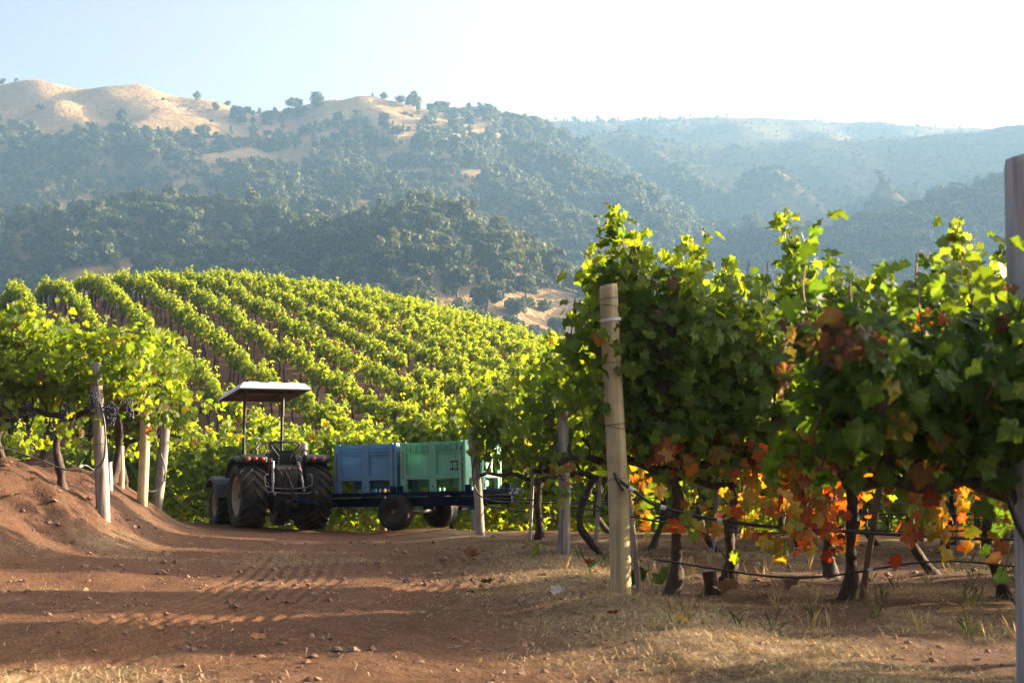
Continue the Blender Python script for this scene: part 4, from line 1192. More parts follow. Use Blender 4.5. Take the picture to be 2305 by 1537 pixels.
TX, TY = P(628, 1190, 22.0)[:2]
TA = R(25)
tz = gz(TX, TY)
tractor = link("tractor", None, None, (TX, TY, tz - .01), (0, 0, TA), "small red vineyard tractor with white sunshade roof seen from behind", "tractor")
for sx in (-1, 1):
    tractor_wheel(tractor, "rear_wheel", (sx * .50, 0, .53), .53, .40, .30, sx, 20)
    tractor_wheel(tractor, "front_wheel", (sx * .50, 1.62, .36), .36, .28, .19, sx, 16)
    # rear fender: arc over the wheel with a flat inner cheek
    V, F = [], []; n = 12
    for i in range(n):
        a = R(66) + (R(150) - R(66)) * i / (n - 1)
        y, z = -math.cos(a) * .60, .525 + math.sin(a) * (.58 if a < 1.6 else .60)
        for (xx, k) in ((.27, 0), (.30, .018), (.69, .018), (.73, -.015), (.72, -.03), (.27, -.018)):
            V.append((sx * xx, y * (1 + k), z + k))
    for i in range(n - 1):
        for q in range(6): F.append((i * 6 + q, i * 6 + (q + 1) % 6, i * 6 + 6 + (q + 1) % 6, i * 6 + 6 + q))
    F += [tuple(range(6)), tuple((n - 1) * 6 + q for q in range(6))]
    fd = MB().add(V, F)
    fd.build("rear_fender", M_blackp, tractor)
    ck = MB(); V = [(sx * .268, -math.cos(a) * .6, .525 + math.sin(a) * .58) for a in np.linspace(R(55), R(150), 10)] + [(sx * .268, .35, .55), (sx * .268, -.28, .60)]
    V2 = [(v[0] - sx * .012, v[1], v[2]) for v in V]; m = len(V)
    ck.add(V + V2, [tuple(range(m)), tuple(range(2 * m - 1, m - 1, -1))] + [(i, (i + 1) % m, m + (i + 1) % m, m + i) for i in range(m)])
    ck.build("fender_cheek", M_red, tractor)
    # lamp housing at the back edge of the fender
    hs = MB().box((sx * .49, -.27, 1.09), (.40, .20, .11), .03, Matrix.Rotation(R(12), 3, 'X')).build("lamp_housing", M_blackp, tractor)
    for k, (lx, mt) in enumerate(((-.11, M_lorg), (0.0, M_lred), (.11, M_lred)) if sx < 0 else ((-.07, M_lred), (.09, M_lorg))):
        MB().lathe([(-.395, .001), (-.393, .025), (-.385, .038), (-.35, .042)], 14, 'y', (sx * .49 + lx, 0, 1.085)).build("tail_light", mt, hs)
    # handle rail on the fender
    MB().tube(catmull([(sx * .40, -.15, 1.10), (sx * .40, -.12, 1.20), (sx * .40, .10, 1.23), (sx * .40, .22, 1.10)], 5), .013, 8).build("fender_rail", M_black, tractor)
    # front fender
    V, F = [], []; n = 9
    for i in range(n):
        a = R(15) + R(125) * i / (n - 1)
        for xx, k in ((.34, 0), (.36, .02), (.68, .02), (.705, -.03), (.34, -.012)):
            V.append((sx * xx, 1.62 - math.cos(a) * (.43 + k), .36 + math.sin(a) * (.43 + k)))
    for i in range(n - 1):
        for q in range(5): F.append((i * 5 + q, i * 5 + (q + 1) % 5, i * 5 + 5 + (q + 1) % 5, i * 5 + 5 + q))
    F += [tuple(range(5)), tuple((n - 1) * 5 + q for q in range(5))]
    MB().add(V, F).bar((sx * .3, 1.62, .72), (sx * .5, 1.62, .79), .05, .02).build("front_fender", M_blackp, tractor)
    # sunshade posts
    MB().tube([(sx * .31, 1.02, .80), (sx * .31, 1.02, 1.24)], .032, 10).build("post_sleeve", M_black, tractor)
    MB().tube([(sx * .31, 1.02, 1.2), (sx * .31, 1.01, 1.72), (sx * .31, .99, 2.16)], .024, 12).tube([(sx * .31, .99, 1.78), (sx * .31, .985, 2.16)], .030, 12).build("roof_post", M_black, tractor)
    # lift gear
    MB().tube([(sx * .20, -.30, 1.05), (sx * .23, -.44, .72)], .030, 12).tube([(sx * .23, -.44, .72), (sx * .245, -.49, .60)], .018, 10).build("lift_rod", M_chrome, tractor)
    MB().bar((sx * .20, -.05, .98), (sx * .24, -.33, 1.07), .05, .07).build("lift_arm", M_grease, tractor)
    MB().tube(catmull([(sx * .30, -.46, .86), (sx * .36, -.48, .84), (sx * .36, -.50, .70), (sx * .30, -.50, .68)], 5), .008, 6).build("crank_handle", M_chrome, tractor)
    MB().bar((sx * .18, -.10, .46), (sx * .32, -.80, .56), .03, .075).lathe([(-.025, .045), (.025, .045), (.025, .02), (-.025, .02)], 14, c=(sx * .32, -.82, .56), close=True).build("lower_link", M_grease, tractor)
    # footboard
    MB().box((sx * .36, .72, .52), (.30, .55, .03), .008).build("footboard", M_black, tractor)
    MB().lathe([(2.17, .055), (2.20, .05), (2.205, .001)], 14, 'y', (sx * .15, 0, .93)).build("headlight", M_white_plastic, tractor)
# body
ch = MB().box((0, .05, .56), (.42, .72, .46), .04).box((0, .95, .52), (.30, 1.5, .32), .03).box((0, 1.9, .55), (.34, .5, .3), .03)
ch.tube([(-.44, 0, .525), (.44, 0, .525)], .095, 16).tube([(-.46, 1.62, .36), (.46, 1.62, .36)], .06, 12).box((0, -.34, .80), (.36, .14, .34), .03)
ch.build("chassis", M_grease, tractor)
hd = MB()
prf = [(-.29, .66), (-.30, .92), (-.26, 1.02), (-.14, 1.07), (.14, 1.07), (.26, 1.02), (.30, .92), (.29, .66)]
V = []; ys = [.98, 1.0, 1.7, 2.10, 2.18]; sc_ = [.96, 1, .97, .90, .80]
for y, k in zip(ys, sc_): V += [(x * k, y, .66 + (z - .66) * k) for x, z in prf]
F = [(i * 8 + q, i * 8 + (q + 1) % 8, i * 8 + 8 + (q + 1) % 8, i * 8 + 8 + q) for i in range(4) for q in range(8)] + [tuple(range(8))[::-1], tuple(32 + q for q in range(8))]
hd.add(V, F).build("hood", M_orange, tractor)
MB().box((0, 2.19, .82), (.36, .03, .26), .01).build("grille", M_blackp, tractor)
MB().box((0, .92, .98), (.50, .16, .28), .04).build("dashboard", M_blackp, tractor)
st = MB().tube([(0, .90, 1.05), (0, .72, 1.19)], .018, 8)
st.tube([(.19 * math.cos(a), .70 + .12 * math.sin(a), 1.205 + .14 * math.sin(a)) for a in np.linspace(0, 2 * math.pi, 25)], .013, 8, cap=False)
for a in (R(90), R(210), R(330)): st.tube([(0, .71, 1.20), (.19 * math.cos(a), .70 + .12 * math.sin(a), 1.205 + .14 * math.sin(a))], .009, 6)
st.build("steering_wheel", M_blackp, tractor)
MB().box((0, .22, .87), (.46, .44, .11), .04).build("seat_cushion", M_seat, tractor)
bk = MB(); V = []
for y, z, wx in ((-.03, .88, .21), (-.06, 1.02, .23), (-.09, 1.16, .21), (-.10, 1.22, .16)):
    V += [(-wx, y + .03, z), (-wx, y - .05, z), (wx, y - .05, z), (wx, y + .03, z)]
bk.add(V, [(i * 4 + q, i * 4 + (q + 1) % 4, i * 4 + 4 + (q + 1) % 4, i * 4 + 4 + q) for i in range(3) for q in range(4)] + [(3, 2, 1, 0), (12, 13, 14, 15)])
bk.build("seat_back", M_seat, tractor)
MB().box((0, .2, .78), (.34, .5, .1), .02).box((.0, -.22, .90), (.50, .16, .20), .03).build("rear_console", M_blackp, tractor)
for k, (lx, mt) in enumerate(((-.16, M_lred), (-.10, M_lorg), (.02, M_lred), (.10, M_lorg), (.17, M_lred))):
    MB().lathe([(-.42, .001), (-.42, .016), (-.36, .018), (-.30, .02)], 10, 'y', (lx, 0, .94 - .05 * (k % 2))).build("hose_coupler", mt, tractor)
hp = [(-.095, -.20, .84), (-.095, -.24, 1.14), (-.20, -.26, 1.25), (-.235, -.27, 1.30), (-.215, -.275, 1.335), (-.16, -.28, 1.345), (.16, -.28, 1.345), (.215, -.275, 1.335), (.235, -.27, 1.30), (.20, -.26, 1.25), (.095, -.24, 1.14), (.095, -.20, .84)]
MB().tube(hp, .017, 10).build("guard_hoop", M_black, tractor)
lv = MB()
for x, y in ((-.28, .15), (.28, .12), (.32, .3), (-.31, .32)):
    lv.tube([(x, y, .8), (x * 1.03, y + .05, 1.12)], .008, 6).lathe([(1.10, .001), (1.10, .018), (1.14, .02), (1.155, .001)], 8, 'z', (x * 1.03, y + .05, 0))
lv.build("lever", M_black, tractor)
pt = MB().box((0, -.42, .66), (.26, .10, .035), .008).tube([(0, -.36, .58), (0, -.52, .58)], .028, 12).box((0, -.44, .44), (.14, .30, .045), .008).tube([(0, -.40, .86), (.02, -.66, .62)], .020, 8).tube([(.02, -.66, .62), (.03, -.62, .50)], .016, 8)
pt.build("power_takeoff", M_grease, tractor)
MB().tube(catmull([(-.30, -.50, .66), (0, -.52, .64), (.30, -.50, .66)], 6), .007, 6).tube(catmull([(-.34, -.55, .60), (0, -.6, .575), (.36, -.62, .58)], 6), .007, 6).build("check_chain", M_chrome, tractor)
hs = MB()
for k in range(5):
    x = -.15 + .08 * k
    hs.tube(catmull([(x, -.40, .94), (x + .03, -.52, .86), (x * .7, -.50, .72), (x * .5 + .03, -.44, .62)], 6), .010, 6)
hs.build("hydraulic_hose", M_blackp, tractor)
MB().box((.04, -.60, .45), (.06, .5, .04), .006).tube([(.04, -.82, .40), (.04, -.82, .56)], .014, 8).build("drawbar", M_grease, tractor)
# roof: shallow white hood with a dark lining, front edge lower
def roof_ring(hx_, y0, y1, z, tilt): return [(-hx_, y0, z - tilt * y0), (hx_, y0, z - tilt * y0), (hx_, y1, z - tilt * y1), (-hx_, y1, z - tilt * y1)]
T = .10
rings = [roof_ring(.57, .28, 1.72, 2.205, T), roof_ring(.575, .275, 1.725, 2.22, T), roof_ring(.49, .37, 1.63, 2.32, T), roof_ring(.45, .41, 1.59, 2.326, T)]
V = sum(rings, []); F = [(i * 4 + q, i * 4 + (q + 1) % 4, i * 4 + 4 + (q + 1) % 4, i * 4 + 4 + q) for i in range(3) for q in range(4)] + [(12, 13, 14, 15)]
rf = MB().add(V, F)
for x in (-.32, 0, .32): rf.box((x, 1.0, 2.332 - T), (.16, 1.15, .02), .008, Matrix.Rotation(-math.atan(T), 3, 'X'))
rf = rf.build("sunshade_roof", M_roof, tractor)
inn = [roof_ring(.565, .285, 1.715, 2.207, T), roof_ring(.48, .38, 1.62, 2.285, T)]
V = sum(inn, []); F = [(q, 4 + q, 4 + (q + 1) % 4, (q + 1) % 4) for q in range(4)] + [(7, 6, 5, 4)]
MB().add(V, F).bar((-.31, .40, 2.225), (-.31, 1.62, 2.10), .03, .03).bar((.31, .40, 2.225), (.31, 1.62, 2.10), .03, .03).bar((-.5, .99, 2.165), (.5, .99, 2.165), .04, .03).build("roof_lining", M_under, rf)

# ------------------------------------------------------------------ trailer
M_navy = pmat("navy_trailer_paint", (.013, .024, .06), (.008, .014, .03), 6, .9, spec=.05, dust=((.06, .05, .05), 4, .3))
BETA = R(28)
OX, OY = -1.435, 22.07
trailer = link("bin_trailer", None, None, (OX, OY, gz(OX, OY) - .005), (0, R(-1.5), -BETA), "low navy blue flatbed trailer hitched to the tractor", "trailer")
M_rub2 = pmat("trailer_rubber", (.022, .021, .020), (.012, .011, .011), 14, .8, .15, dust=((.14, .09, .06), 3, .5))
M_rim2 = pmat("rusty_dark_rim", (.09, .055, .04), (.045, .03, .022), 12, .75, dust=((.16, .10, .06), 5, .5))
for sy in (-1, 1):
    w = .11
    t = MB().lathe([(-w * .75, .135), (-w, .16), (-w, .22), (-w * .85, .262), (-w * .5, .272), (-w * .44, .266), (-w * .38, .273), (-w * .1, .275), (-w * .05, .268), (w * .05, .268), (w * .1, .275), (w * .38, .273), (w * .44, .266), (w * .5, .272), (w * .85, .262), (w, .22), (w, .16), (w * .75, .135)], 40, 'y')
    o = t.build("wheel", M_rub2, trailer, loc=(0, sy * .64, .275))
    rm = MB().lathe([(-sy * w * .75, .138), (sy * w * .78, .138), (sy * w * .80, .128), (sy * w * .45, .118), (sy * w * .30, .10), (sy * w * .34, .05), (sy * w * .36, .001)], 28, 'y')
    for k in range(5):
        a = 2 * math.pi * k / 5; rm.lathe([(sy * w * .28, .011), (sy * w * .46, .010), (sy * w * .46, .001)], 6, 'y', (.07 * math.cos(a), 0, .07 * math.sin(a)))
    rm.build("rim", M_rim2, o)
    MB().lathe([(sy * w * .3, .032), (sy * w * .75, .030), (sy * w * .85, .02), (sy * w * .86, .001)], 14, 'y').build("hub_cap", M_chrome, o)
    MB().box((.05, sy * .40, .425), (2.75, .07, .13), .008).build("side_beam", M_navy, trailer)
    MB().box((.06, sy * .60, .545), (2.62, .05, .06), .006).build("deck_rail", M_navy, trailer)
MB().tube([(0, -.6, .275), (0, .6, .275)], .035, 10).box((0, -.40, .33), (.10, .08, .10), .006).box((0, .40, .33), (.10, .08, .10), .006).build("axle", M_grease, trailer)
for x in (-1.2, -.6, -.04, .6, 1.2, 1.40): MB().box((x, 0, .53), (.09, 1.16, .045), .005).build("cross_beam", M_navy, trailer)
for x in (-1.235, -.0, 1.24):
    for sy in (-1, 1):
        cb = MB()
        for dx in ((0,) if abs(x) > .5 else (-.062, .062)): cb.box((x + dx, sy * .615, .615), (.09, .03, .11), .004)
        cb.build("bin_bracket", M_navy, trailer)
MB().box((1.43, 0, .575), (.06, 1.36, .05), .006).build("tail_bar", M_navy, trailer)
MB().bar((.95, -.36, .32), (.95, .36, .32), .06, .06).build("rear_cross_tube", M_navy, trailer)
# drawbar from the front of the bed to the tractor hitch
bpy.context.view_layer.update()
def T_world(mx, p): return mx @ Vector(p)
def mat_of(o): return Matrix.LocRotScale(o.location, o.rotation_euler, o.scale)
hw = mat_of(tractor) @ Vector((.04, -.82, .47))
hl = mat_of(trailer).inverted() @ hw
db = MB().bar((-1.25, -.34, .42), (hl.x * .55 - 1.25 * .45, hl.y * .55 - .34 * .45, .42), .07, .12).bar((hl.x * .5 - 1.25 * .5, hl.y * .5 - .34 * .5, .42), (hl.x + .04, hl.y, hl.z + .02), .08, .06)
db.bar((-1.25, .34, .42), (hl.x * .6 - 1.25 * .4, hl.y * .6 + .0, .42), .06, .10)
db.lathe([(-.02, .055), (.02, .055), (.02, .022), (-.02, .022)], 14, 'z', (hl.x, hl.y, hl.z), close=True)
db.build("tow_bar", M_navy, trailer)

# ------------------------------------------------------------------ harvest bins
def bin_mat(name, c, stain=True):
    m, nt, b, out = new_mat(name); L = nt.links.new
    tc = nt.nodes.new("ShaderNodeTexCoord")
    nz = nt.nodes.new("ShaderNodeTexNoise"); nz.inputs["Scale"].default_value = 5; nz.inputs["Detail"].default_value = 7; L(tc.outputs["Object"], nz.inputs["Vector"])
    r = nt.nodes.new("ShaderNodeValToRGB"); r.color_ramp.elements[0].position, r.color_ramp.elements[1].position = .35, .7
    r.color_ramp.elements[0].color = (*[x * .86 for x in c], 1); r.color_ramp.elements[1].color = (*c, 1); L(nz.outputs[0], r.inputs[0])
    mp = nt.nodes.new("ShaderNodeMapping"); mp.inputs["Scale"].default_value = (9, 9, 1.2); L(tc.outputs["Object"], mp.inputs[0])
    n2 = nt.nodes.new("ShaderNodeTexNoise"); n2.inputs["Scale"].default_value = 2.2; n2.inputs["Detail"].default_value = 6; L(mp.outputs[0], n2.inputs["Vector"])
    r2 = nt.nodes.new("ShaderNodeValToRGB"); r2.color_ramp.elements[0].position, r2.color_ramp.elements[1].position = .56, .74
    r2.color_ramp.elements[1].color = (.5, .5, .5, 1); L(n2.outputs[0], r2.inputs[0])
    x = nt.nodes.new("ShaderNodeMix"); x.data_type = 'RGBA'; L(r2.outputs[0], x.inputs[0]); L(r.outputs[0], x.inputs[6]); x.inputs[7].default_value = (.22, .15, .09, 1)
    L(x.outputs[2], b.inputs["Base Color"]); b.inputs["Roughness"].default_value = .55
    tr_ = nt.nodes.new("ShaderNodeBsdfTranslucent"); L(r.outputs[0], tr_.inputs["Color"])
    ms = nt.nodes.new("ShaderNodeMixShader"); ms.inputs[0].default_value = .22; L(b.outputs[0], ms.inputs[1]); L(tr_.outputs[0], ms.inputs[2]); L(ms.outputs[0], out.inputs[0])
    return m
M_stain = pmat("brown_scuff", (.26, .15, .07), (.17, .09, .04), 25, .8)
def bin_(x, color, label, mark=False, ribs=False):
    mt = bin_mat("bin_plastic_" + label.split()[0], color)
    W, D, H = 1.14, 1.12, .75
    b = link("harvest_bin", None, None, None, None, label, "bin", "plastic harvest bins on the trailer")
    b.matrix_world = mat_of(trailer) @ Matrix.Translation((x, 0, .572))
    MB().box((0, 0, .20), (W - .08, D - .08, .03)).build("floor", mt, b)
    for k in range(4):
        M = Matrix.Rotation(k * math.pi / 2, 3, 'Z')
        hw_, hd_ = (W / 2, D / 2) if k % 2 == 0 else (D / 2, W / 2)
        def bx(mb, c, d, bev=.006): mb.box(M @ Vector(c), d, 0, None) if False else mb.add(*_bx(M, c, d, bev))
        def _bx(M, c, d, bev):
            t = MB().box((0, 0, 0), d, bev); return [tuple(M @ (Vector(v) + Vector(c))) for v in t.v], t.f
        p = MB(); bx(p, (0, -hd_ + .062, .46), (2 * hw_ - .12, .018, .54), .003); p.build("wall_panel", mt, b)
        p = MB(); bx(p, (-hw_ + .055, -hd_ + .022, .375), (.11, .044, H), .008); bx(p, (-hw_ + .022, -hd_ + .095, .375), (.044, .06, H - .004), .006); p.build("corner_post", mt, b)
        p = MB(); bx(p, (0, -hd_ + .020, .371), (.125, .040, H - .012), .008); p.build("middle_post", mt, b)
        p = MB(); bx(p, (0, -hd_ + .024, .222), (2 * hw_ - .20, .040, .068), .006); p.build("lower_rail", mt, b)
        for q in range(4):
            p = MB(); bx(p, (0, -hd_ + .027, .585 + .048 * q), (2 * hw_ - .20, .030, .014 if q < 3 else .022), .003); p.build("top_rib", mt, b)
        if ribs:
            p = MB()
            for xx in (-.40, -.30, -.20, -.11, .11, .20, .30, .40): bx(p, (xx, -hd_ + .029, .66), (.008, .026, .15), .001)
            p.build("upright_rib", mt, b)
        p = MB(); bx(p, (0, -hd_ + .0195, .085), (.022, .040, .034), .002); p.build("peg_hole", M_black, b)
        if k in (0, 3):
            for sg in (-1, 1):
                st_ = MB(); bx(st_, (sg * (hw_ - .052), -hd_ - .0012, .40), (.016, .002, .50 if sg > 0 else .42), 0); st_.build("scuff_mark", M_stain, b)
        if ribs and k == 0:
            for xx in (-.51, 0, .51):
                rv = MB(); bx(rv, (xx, -hd_ - .001, .555), (.026, .004, .026), .001); rv.build("rivet", M_chrome, b)
        if mark and k == 0:
            lg = MB(); y = -hd_ + .0515
            for c, d in (((.39, y, .445), (.20, .002, .018)), ((.39, y, .325), (.20, .002, .018)), ((.32, y, .385), (.012, .002, .12)), ((.40, y, .385), (.014, .002, .12)), ((.478, y, .385), (.022, .002, .12)), ((.30, y, .44), (.03, .002, .03)), ((.30, y, .33), (.03, .002, .03))):
                bx(lg, c, d, 0)
            lg.build("printed_mark", M_black, b)
    for xx in (-.3, 0, .3): MB().box((xx, .1, .12), (.34 if xx else .2, D - .50, .125), .01).build("foot_runner", mt, b)
    return b
bin_(-.605, (.19, .41, .62), "blue plastic harvest bin nearest the tractor")
bin_(.600, (.25, .60, .44), "green plastic harvest bin with a black printed mark at the trailer tail", mark=True, ribs=True)

# ------------------------------------------------------------------ litter on the ground
lr = np.random.default_rng(17)
# straw and dry grass
def straw_object(n, name, label, ymax=17):
    # more candidates than needed, kept where straw lies
    X = lr.uniform(-6, 6.5, n * 14); Y = 5.4 + (ymax - 5.4) * lr.random(n * 14) ** 1.7
    m = straw_mask(X, Y)
    k = lr.random(len(X)) < np.clip(m * 1.0, .015, 1) * np.clip(.55 + 1.1 * fbm(X * 5, Y * 5, 3, 191), .04, 1)
    X, Y = X[k][:n], Y[k][:n]; c = len(X)
    a = lr.uniform(0, 6.28, c); ln = lr.uniform(.02, .10, c); w = lr.uniform(.0008, .0021, c); el = np.abs(lr.normal(0, .32, c)) * (lr.random(c) < .7)
    dx, dy, dz = np.cos(a) * np.cos(el), np.sin(a) * np.cos(el), np.sin(el)
    Z = g(X, Y) + .002
    p0 = np.c_[X, Y, Z]; mid = p0 + np.c_[dx, dy, dz] * (ln * .55)[:, None] + np.c_[np.zeros(c), np.zeros(c), .15 * ln]; p1 = p0 + np.c_[dx, dy, dz * .6] * ln[:, None]
    sd = np.c_[-np.sin(a), np.cos(a), np.full(c, .35)] * w[:, None]
    V = np.stack([p0 - sd, p0 + sd, mid - sd, mid + sd, p1], 1).reshape(-1, 3)
    F = np.array([(0, 1, 3), (0, 3, 2), (2, 3, 4)]); F = (F[None] + (np.arange(c) * 5)[:, None, None]).reshape(-1, 3)
    t = np.array((.48, .37, .20)) * lr.uniform(.55, 1.15, (c, 1)) + np.array((.03, -.01, -.01)) * lr.normal(0, 1, (c, 1))
    link(name, mesh_tris(name, V, F, M_straw, False, tint=np.repeat(t, 5, 0)), label=label, kind="stuff")
M_straw = leaf_mat("dry_straw", trans=1.0, mixf=.2, rough=.8, tcol=(1, .9, .7))
straw_object(75000, "dry_straw", "dry straw and grass stems strewn over the ground")
def clods(n, name, label):
    X = lr.uniform(-8, 6, n); Y = 5.5 + 13 * lr.random(n) ** 1.4
    s = np.minimum(.004 * (1 / np.maximum(lr.random(n), .02)) ** .55, .028) * np.clip(Y / 8, 1, 1.6)
    OV = np.array([(1, 0, 0), (-1, 0, 0), (0, 1, 0), (0, -1, 0), (0, 0, 1), (0, 0, -.6), (.6, .6, .5), (-.6, .5, .55), (.5, -.6, .5), (-.5, -.6, .45)])
    OF = np.array([(0, 2, 6), (2, 4, 6), (4, 0, 6), (2, 1, 7), (1, 4, 7), (4, 2, 7), (3, 0, 8), (0, 4, 8), (4, 3, 8), (1, 3, 9), (3, 4, 9), (4, 1, 9)])
    a = lr.uniform(0, 6.28, n); ca, sa = np.cos(a)[:, None], np.sin(a)[:, None]
    W = OV[None] * (1 + lr.normal(0, .22, (n, 10, 1))) * (s[:, None] * np.array((1, 1, .7))[None] * lr.uniform(.7, 1.3, (n, 3)))[:, None]
    W = np.stack([W[..., 0] * ca - W[..., 1] * sa, W[..., 0] * sa + W[..., 1] * ca, W[..., 2]], -1)
    V = (W + np.c_[X, Y, g(X, Y)][:, None]).reshape(-1, 3)
    F = (OF[None] + (np.arange(n) * 10)[:, None, None]).reshape(-1, 3)
    link(name, mesh_tris(name, V, F, M_clod, False), label=label, kind="stuff")
M_clod = pmat("soil_clod", (.27, .16, .10), (.14, .075, .048), 30, .95, .4)
clods(12000, "soil_clods", "small clods and gravel scattered on the dirt road")
# green and dry weeds by the vines
def weeds(n, name, label):
    V, F, T = [], [], []
    for _ in range(n):
        y = lr.uniform(8.2, 15); x = np.interp(y, POST_LINE[:, 0], POST_LINE[:, 1]) + lr.uniform(-.3, 4.5)
        zz = gz(x, y); gr = lr.random() < .45
        for b in range(int(lr.integers(4, 10))):
            a = lr.uniform(0, 6.28); h = lr.uniform(.05, .18); sp = lr.uniform(.02, .09)
            bx_, by_ = x + lr.normal(0, .02), y + lr.normal(0, .02); k = len(V); wd = lr.uniform(.001, .0022)
            V += [(bx_ - wd, by_, zz - .005), (bx_ + wd, by_, zz - .005), (bx_ + math.cos(a) * sp * .4 + wd * .7, by_ + math.sin(a) * sp * .4, zz + h * .6), (bx_ + math.cos(a) * sp, by_ + math.sin(a) * sp, zz + h)]
            F += [(k, k + 1, k + 2), (k, k + 2, k + 3)]
            c = np.array((.09, .13, .03)) if gr else np.array((.42, .33, .16))
            T += [c * lr.uniform(.7, 1.2)] * 4
    link(name, mesh_tris(name, np.array(V), np.array(F), M_straw, False, tint=np.array(T)), label=label, kind="stuff")
weeds(120, "weed_tufts", "thin green and dry weeds around the vine trunks")

M_stone = pmat("field_stone", (.30, .21, .16), (.19, .125, .09), 12, .9, .5)
def stone(px, py, d, s, label, flat=.55):
    c = P(px, py, d); x, y = c[0], c[1]; r = np.random.default_rng(int(px * 7 + py))
    a = np.linspace(0, 2 * math.pi, 9, endpoint=False); V = [(0, 0, -.3)]
    for zz, k in ((-.2, .8), (.1, 1.0), (.45, .85), (.75, .45)): V += [((k + r.normal(0, .09)) * math.cos(q), (k * .8 + r.normal(0, .09)) * math.sin(q), zz + r.normal(0, .05)) for q in a]
    V.append((0.05, 0, .82))
    F = [(0, 1 + (i + 1) % 9, 1 + i) for i in range(9)] + [(1 + j * 9 + i, 1 + j * 9 + (i + 1) % 9, 10 + j * 9 + (i + 1) % 9, 10 + j * 9 + i) for j in range(3) for i in range(9)] + [(28 + i, 28 + (i + 1) % 9, 37) for i in range(9)]
    V = [(v[0] * s, v[1] * s, v[2] * s * flat * 1.6) for v in V]
    MB().add(V, F).build("stone", M_stone, None, loc=(x, y, gz(x, y)), rot=(0, 0, r.uniform(0, 6)), label=label, cat="stone", group="stones on the road")
def dy(py): return 3296 / (py - 1040)          # forward distance of a pixel row on level ground
for (px, py, s, lab) in ((760, 1461, .028, "rounded brown stone beside the pale slab on the road"), (796, 1464, .036, "pale flat stone slab in the front of the road"), (948, 1376, .03, "lone dark stone right of the road middle"),
                          (280, 1422, .024, "small grey stone at the left in the wheel marks"), (664, 1310, .026, "small reddish stone in the middle of the road"), (700, 1426, .026, "dark stone left of the brown stone and slab"),
                          (430, 1428, .022, "small stone in the shade left of the road middle"), (1100, 1530, .03, "stone at the bottom edge of the picture"), (635, 1452, .02, "tiny stone in front of the curled leaf"), (450, 1225, .03, "pale stone at the foot of the left bank")):
    stone(px, py, dy(py), s, lab)

def fallen_leaf(px, py, size, c, label, curl=1.0, tilt=.35, d=None, lift=.25):
    p = P(px, py, d or dy(py)); r = np.random.default_rng(int(px * 3 + py))
    V, F = LT[2]; V = V.copy() * size; V[:, 2] = V[:, 2] * curl + curl * .5 * (V[:, 0] ** 2 + (V[:, 1] - .3 * size) ** 2) / size
    me = mesh_tris("blade", V, F, M_dry, True, tint=np.repeat(np.array(c)[None], len(V), 0))
    o = link("fallen_leaf", me, None, (p[0], p[1], gz(p[0], p[1]) + .012 + size * lift), (tilt, r.normal(0, .3), r.uniform(0, 6.28)), label, "leaf", "fallen leaves")
    MB().tube([(0, -.02 * size, 0), (0, -.3 * size, .1 * size), (.05 * size, -.6 * size, .0)], [.0025, .002, .0016], 5).build("stem", M_cane, o)
PINK = (.34, .19, .15)
fallen_leaf(1058, 1262, .15, PINK, "large crumpled pinkish dry leaf standing on the road edge", 3.2, 1.1, lift=.35)
fallen_leaf(1100, 1318, .11, (.09, .12, .03), "dull green leaf lying on the right side of the road", 1.6, .5)
fallen_leaf(1075, 1325, .10, (.40, .33, .18), "pale curled leaf beside the dull green one", 2.5, .3)
fallen_leaf(1215, 1265, .16, (.10, .17, .02), "bright green fallen leaf left of the pale end post", 1.8, 1.2, lift=.4)
fallen_leaf(1335, 1298, .12, (.05, .10, .02), "dark green fallen leaf close left of the pale post foot", 1.4, .7)
fallen_leaf(1442, 1345, .15, (.08, .13, .02), "green leaf standing at the foot of the pale post", 1.3, 1.2, lift=.45)
fallen_leaf(1498, 1345, .17, (.11, .15, .02), "second green leaf standing right of the pale post foot", 1.8, 1.0, lift=.45)
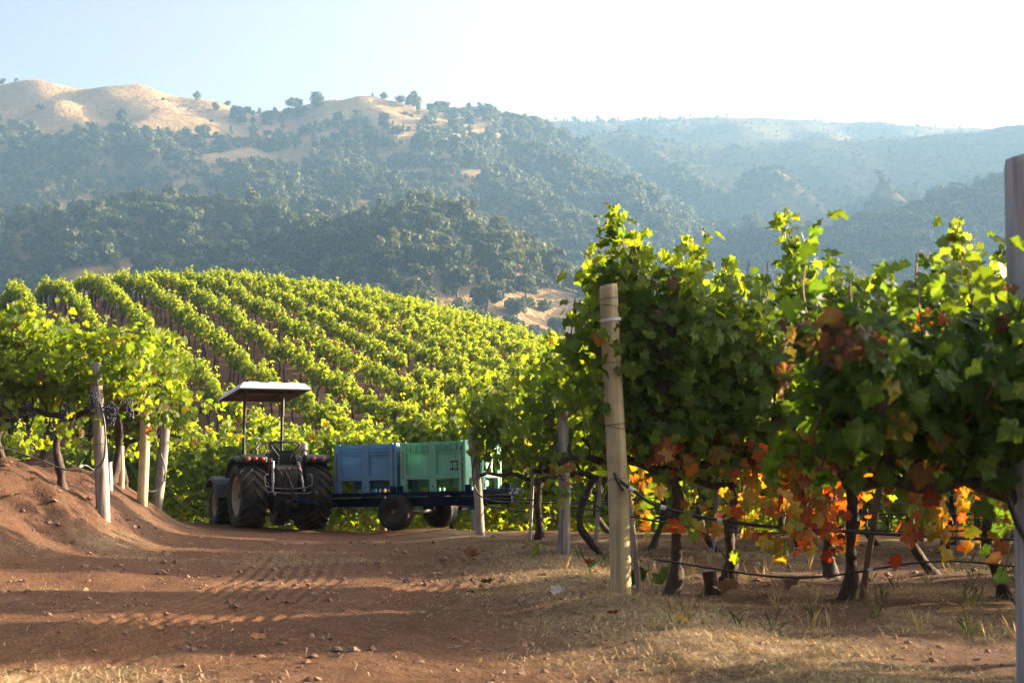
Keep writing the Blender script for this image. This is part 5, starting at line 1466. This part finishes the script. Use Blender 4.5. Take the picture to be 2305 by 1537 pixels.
fallen_leaf(1252, 1361, .10, (.55, .45, .40), "whitish dry leaf on the soil left of the pale post", 2.2, .3)
fallen_leaf(585, 1453, .085, (.36, .17, .07), "small orange-brown leaf on the shaded road", 2.0, .5)
fallen_leaf(1635, 1358, .16, (.32, .21, .13), "big tan dry leaf in front of the cut stump", 2.5, .8, lift=.35)
fallen_leaf(1780, 1345, .15, (.25, .13, .11), "brownish dry leaf lying under the autumn vines", 2.2, .7, lift=.3)
fallen_leaf(1385, 1418, .08, (.28, .05, .03), "small red leaf on the straw in front of the posts", 1.6, .4)
fallen_leaf(1530, 1440, .08, (.40, .30, .16), "small straw-coloured leaf on the sunny strip", 1.8, .4)
fallen_leaf(30, 1262, .10, (.12, .14, .05), "pale green leaf lying at the left edge of the road", 1.4, .3)
fallen_leaf(1330, 1280, .10, (.30, .05, .03), "reddish leaf behind the green ones near the pale post", 1.6, .7)
# cut stump
p = P(1600, 1338, 10.9); sx, sy = p[0], p[1]
stp = link("vine_stump", None, None, (sx, sy, gz(sx, sy)), None, "short sawn vine stump standing right of the pale post", "stump")
MB().tube([(0, 0, -.05), (.005, 0, .06), (-.01, .01, .17)], [.06, .05, .055], 10).build("stump_wood", M_bark, stp)
MB().tube([(.05, 0, -.03), (.08, .0, .06), (.09, .01, .13)], [.03, .03, .026], 8).build("side_shoot", M_bark, stp)

# ------------------------------------------------------------------ haze
def haze(density=.00023, color=(.34, .63, 1.0)):
    m = bpy.data.materials.new("haze_air"); m.use_nodes = True
    nt = m.node_tree; nt.nodes.clear()
    out = nt.nodes.new("ShaderNodeOutputMaterial"); v = nt.nodes.new("ShaderNodeVolumePrincipled")
    v.inputs["Density"].default_value = density; v.inputs["Color"].default_value = (*color, 1); v.inputs["Anisotropy"].default_value = .2
    nt.links.new(v.outputs[0], out.inputs["Volume"])
    top = float(HZ.max()) + 16
    bot = min(float(HZ.min()), float(GZ.min())) - 1.5
    mb = MB().box((200, 950, (top + bot) / 2), (3100, 2260, top - bot))
    mb.build("haze", m, kind="stuff")
haze()
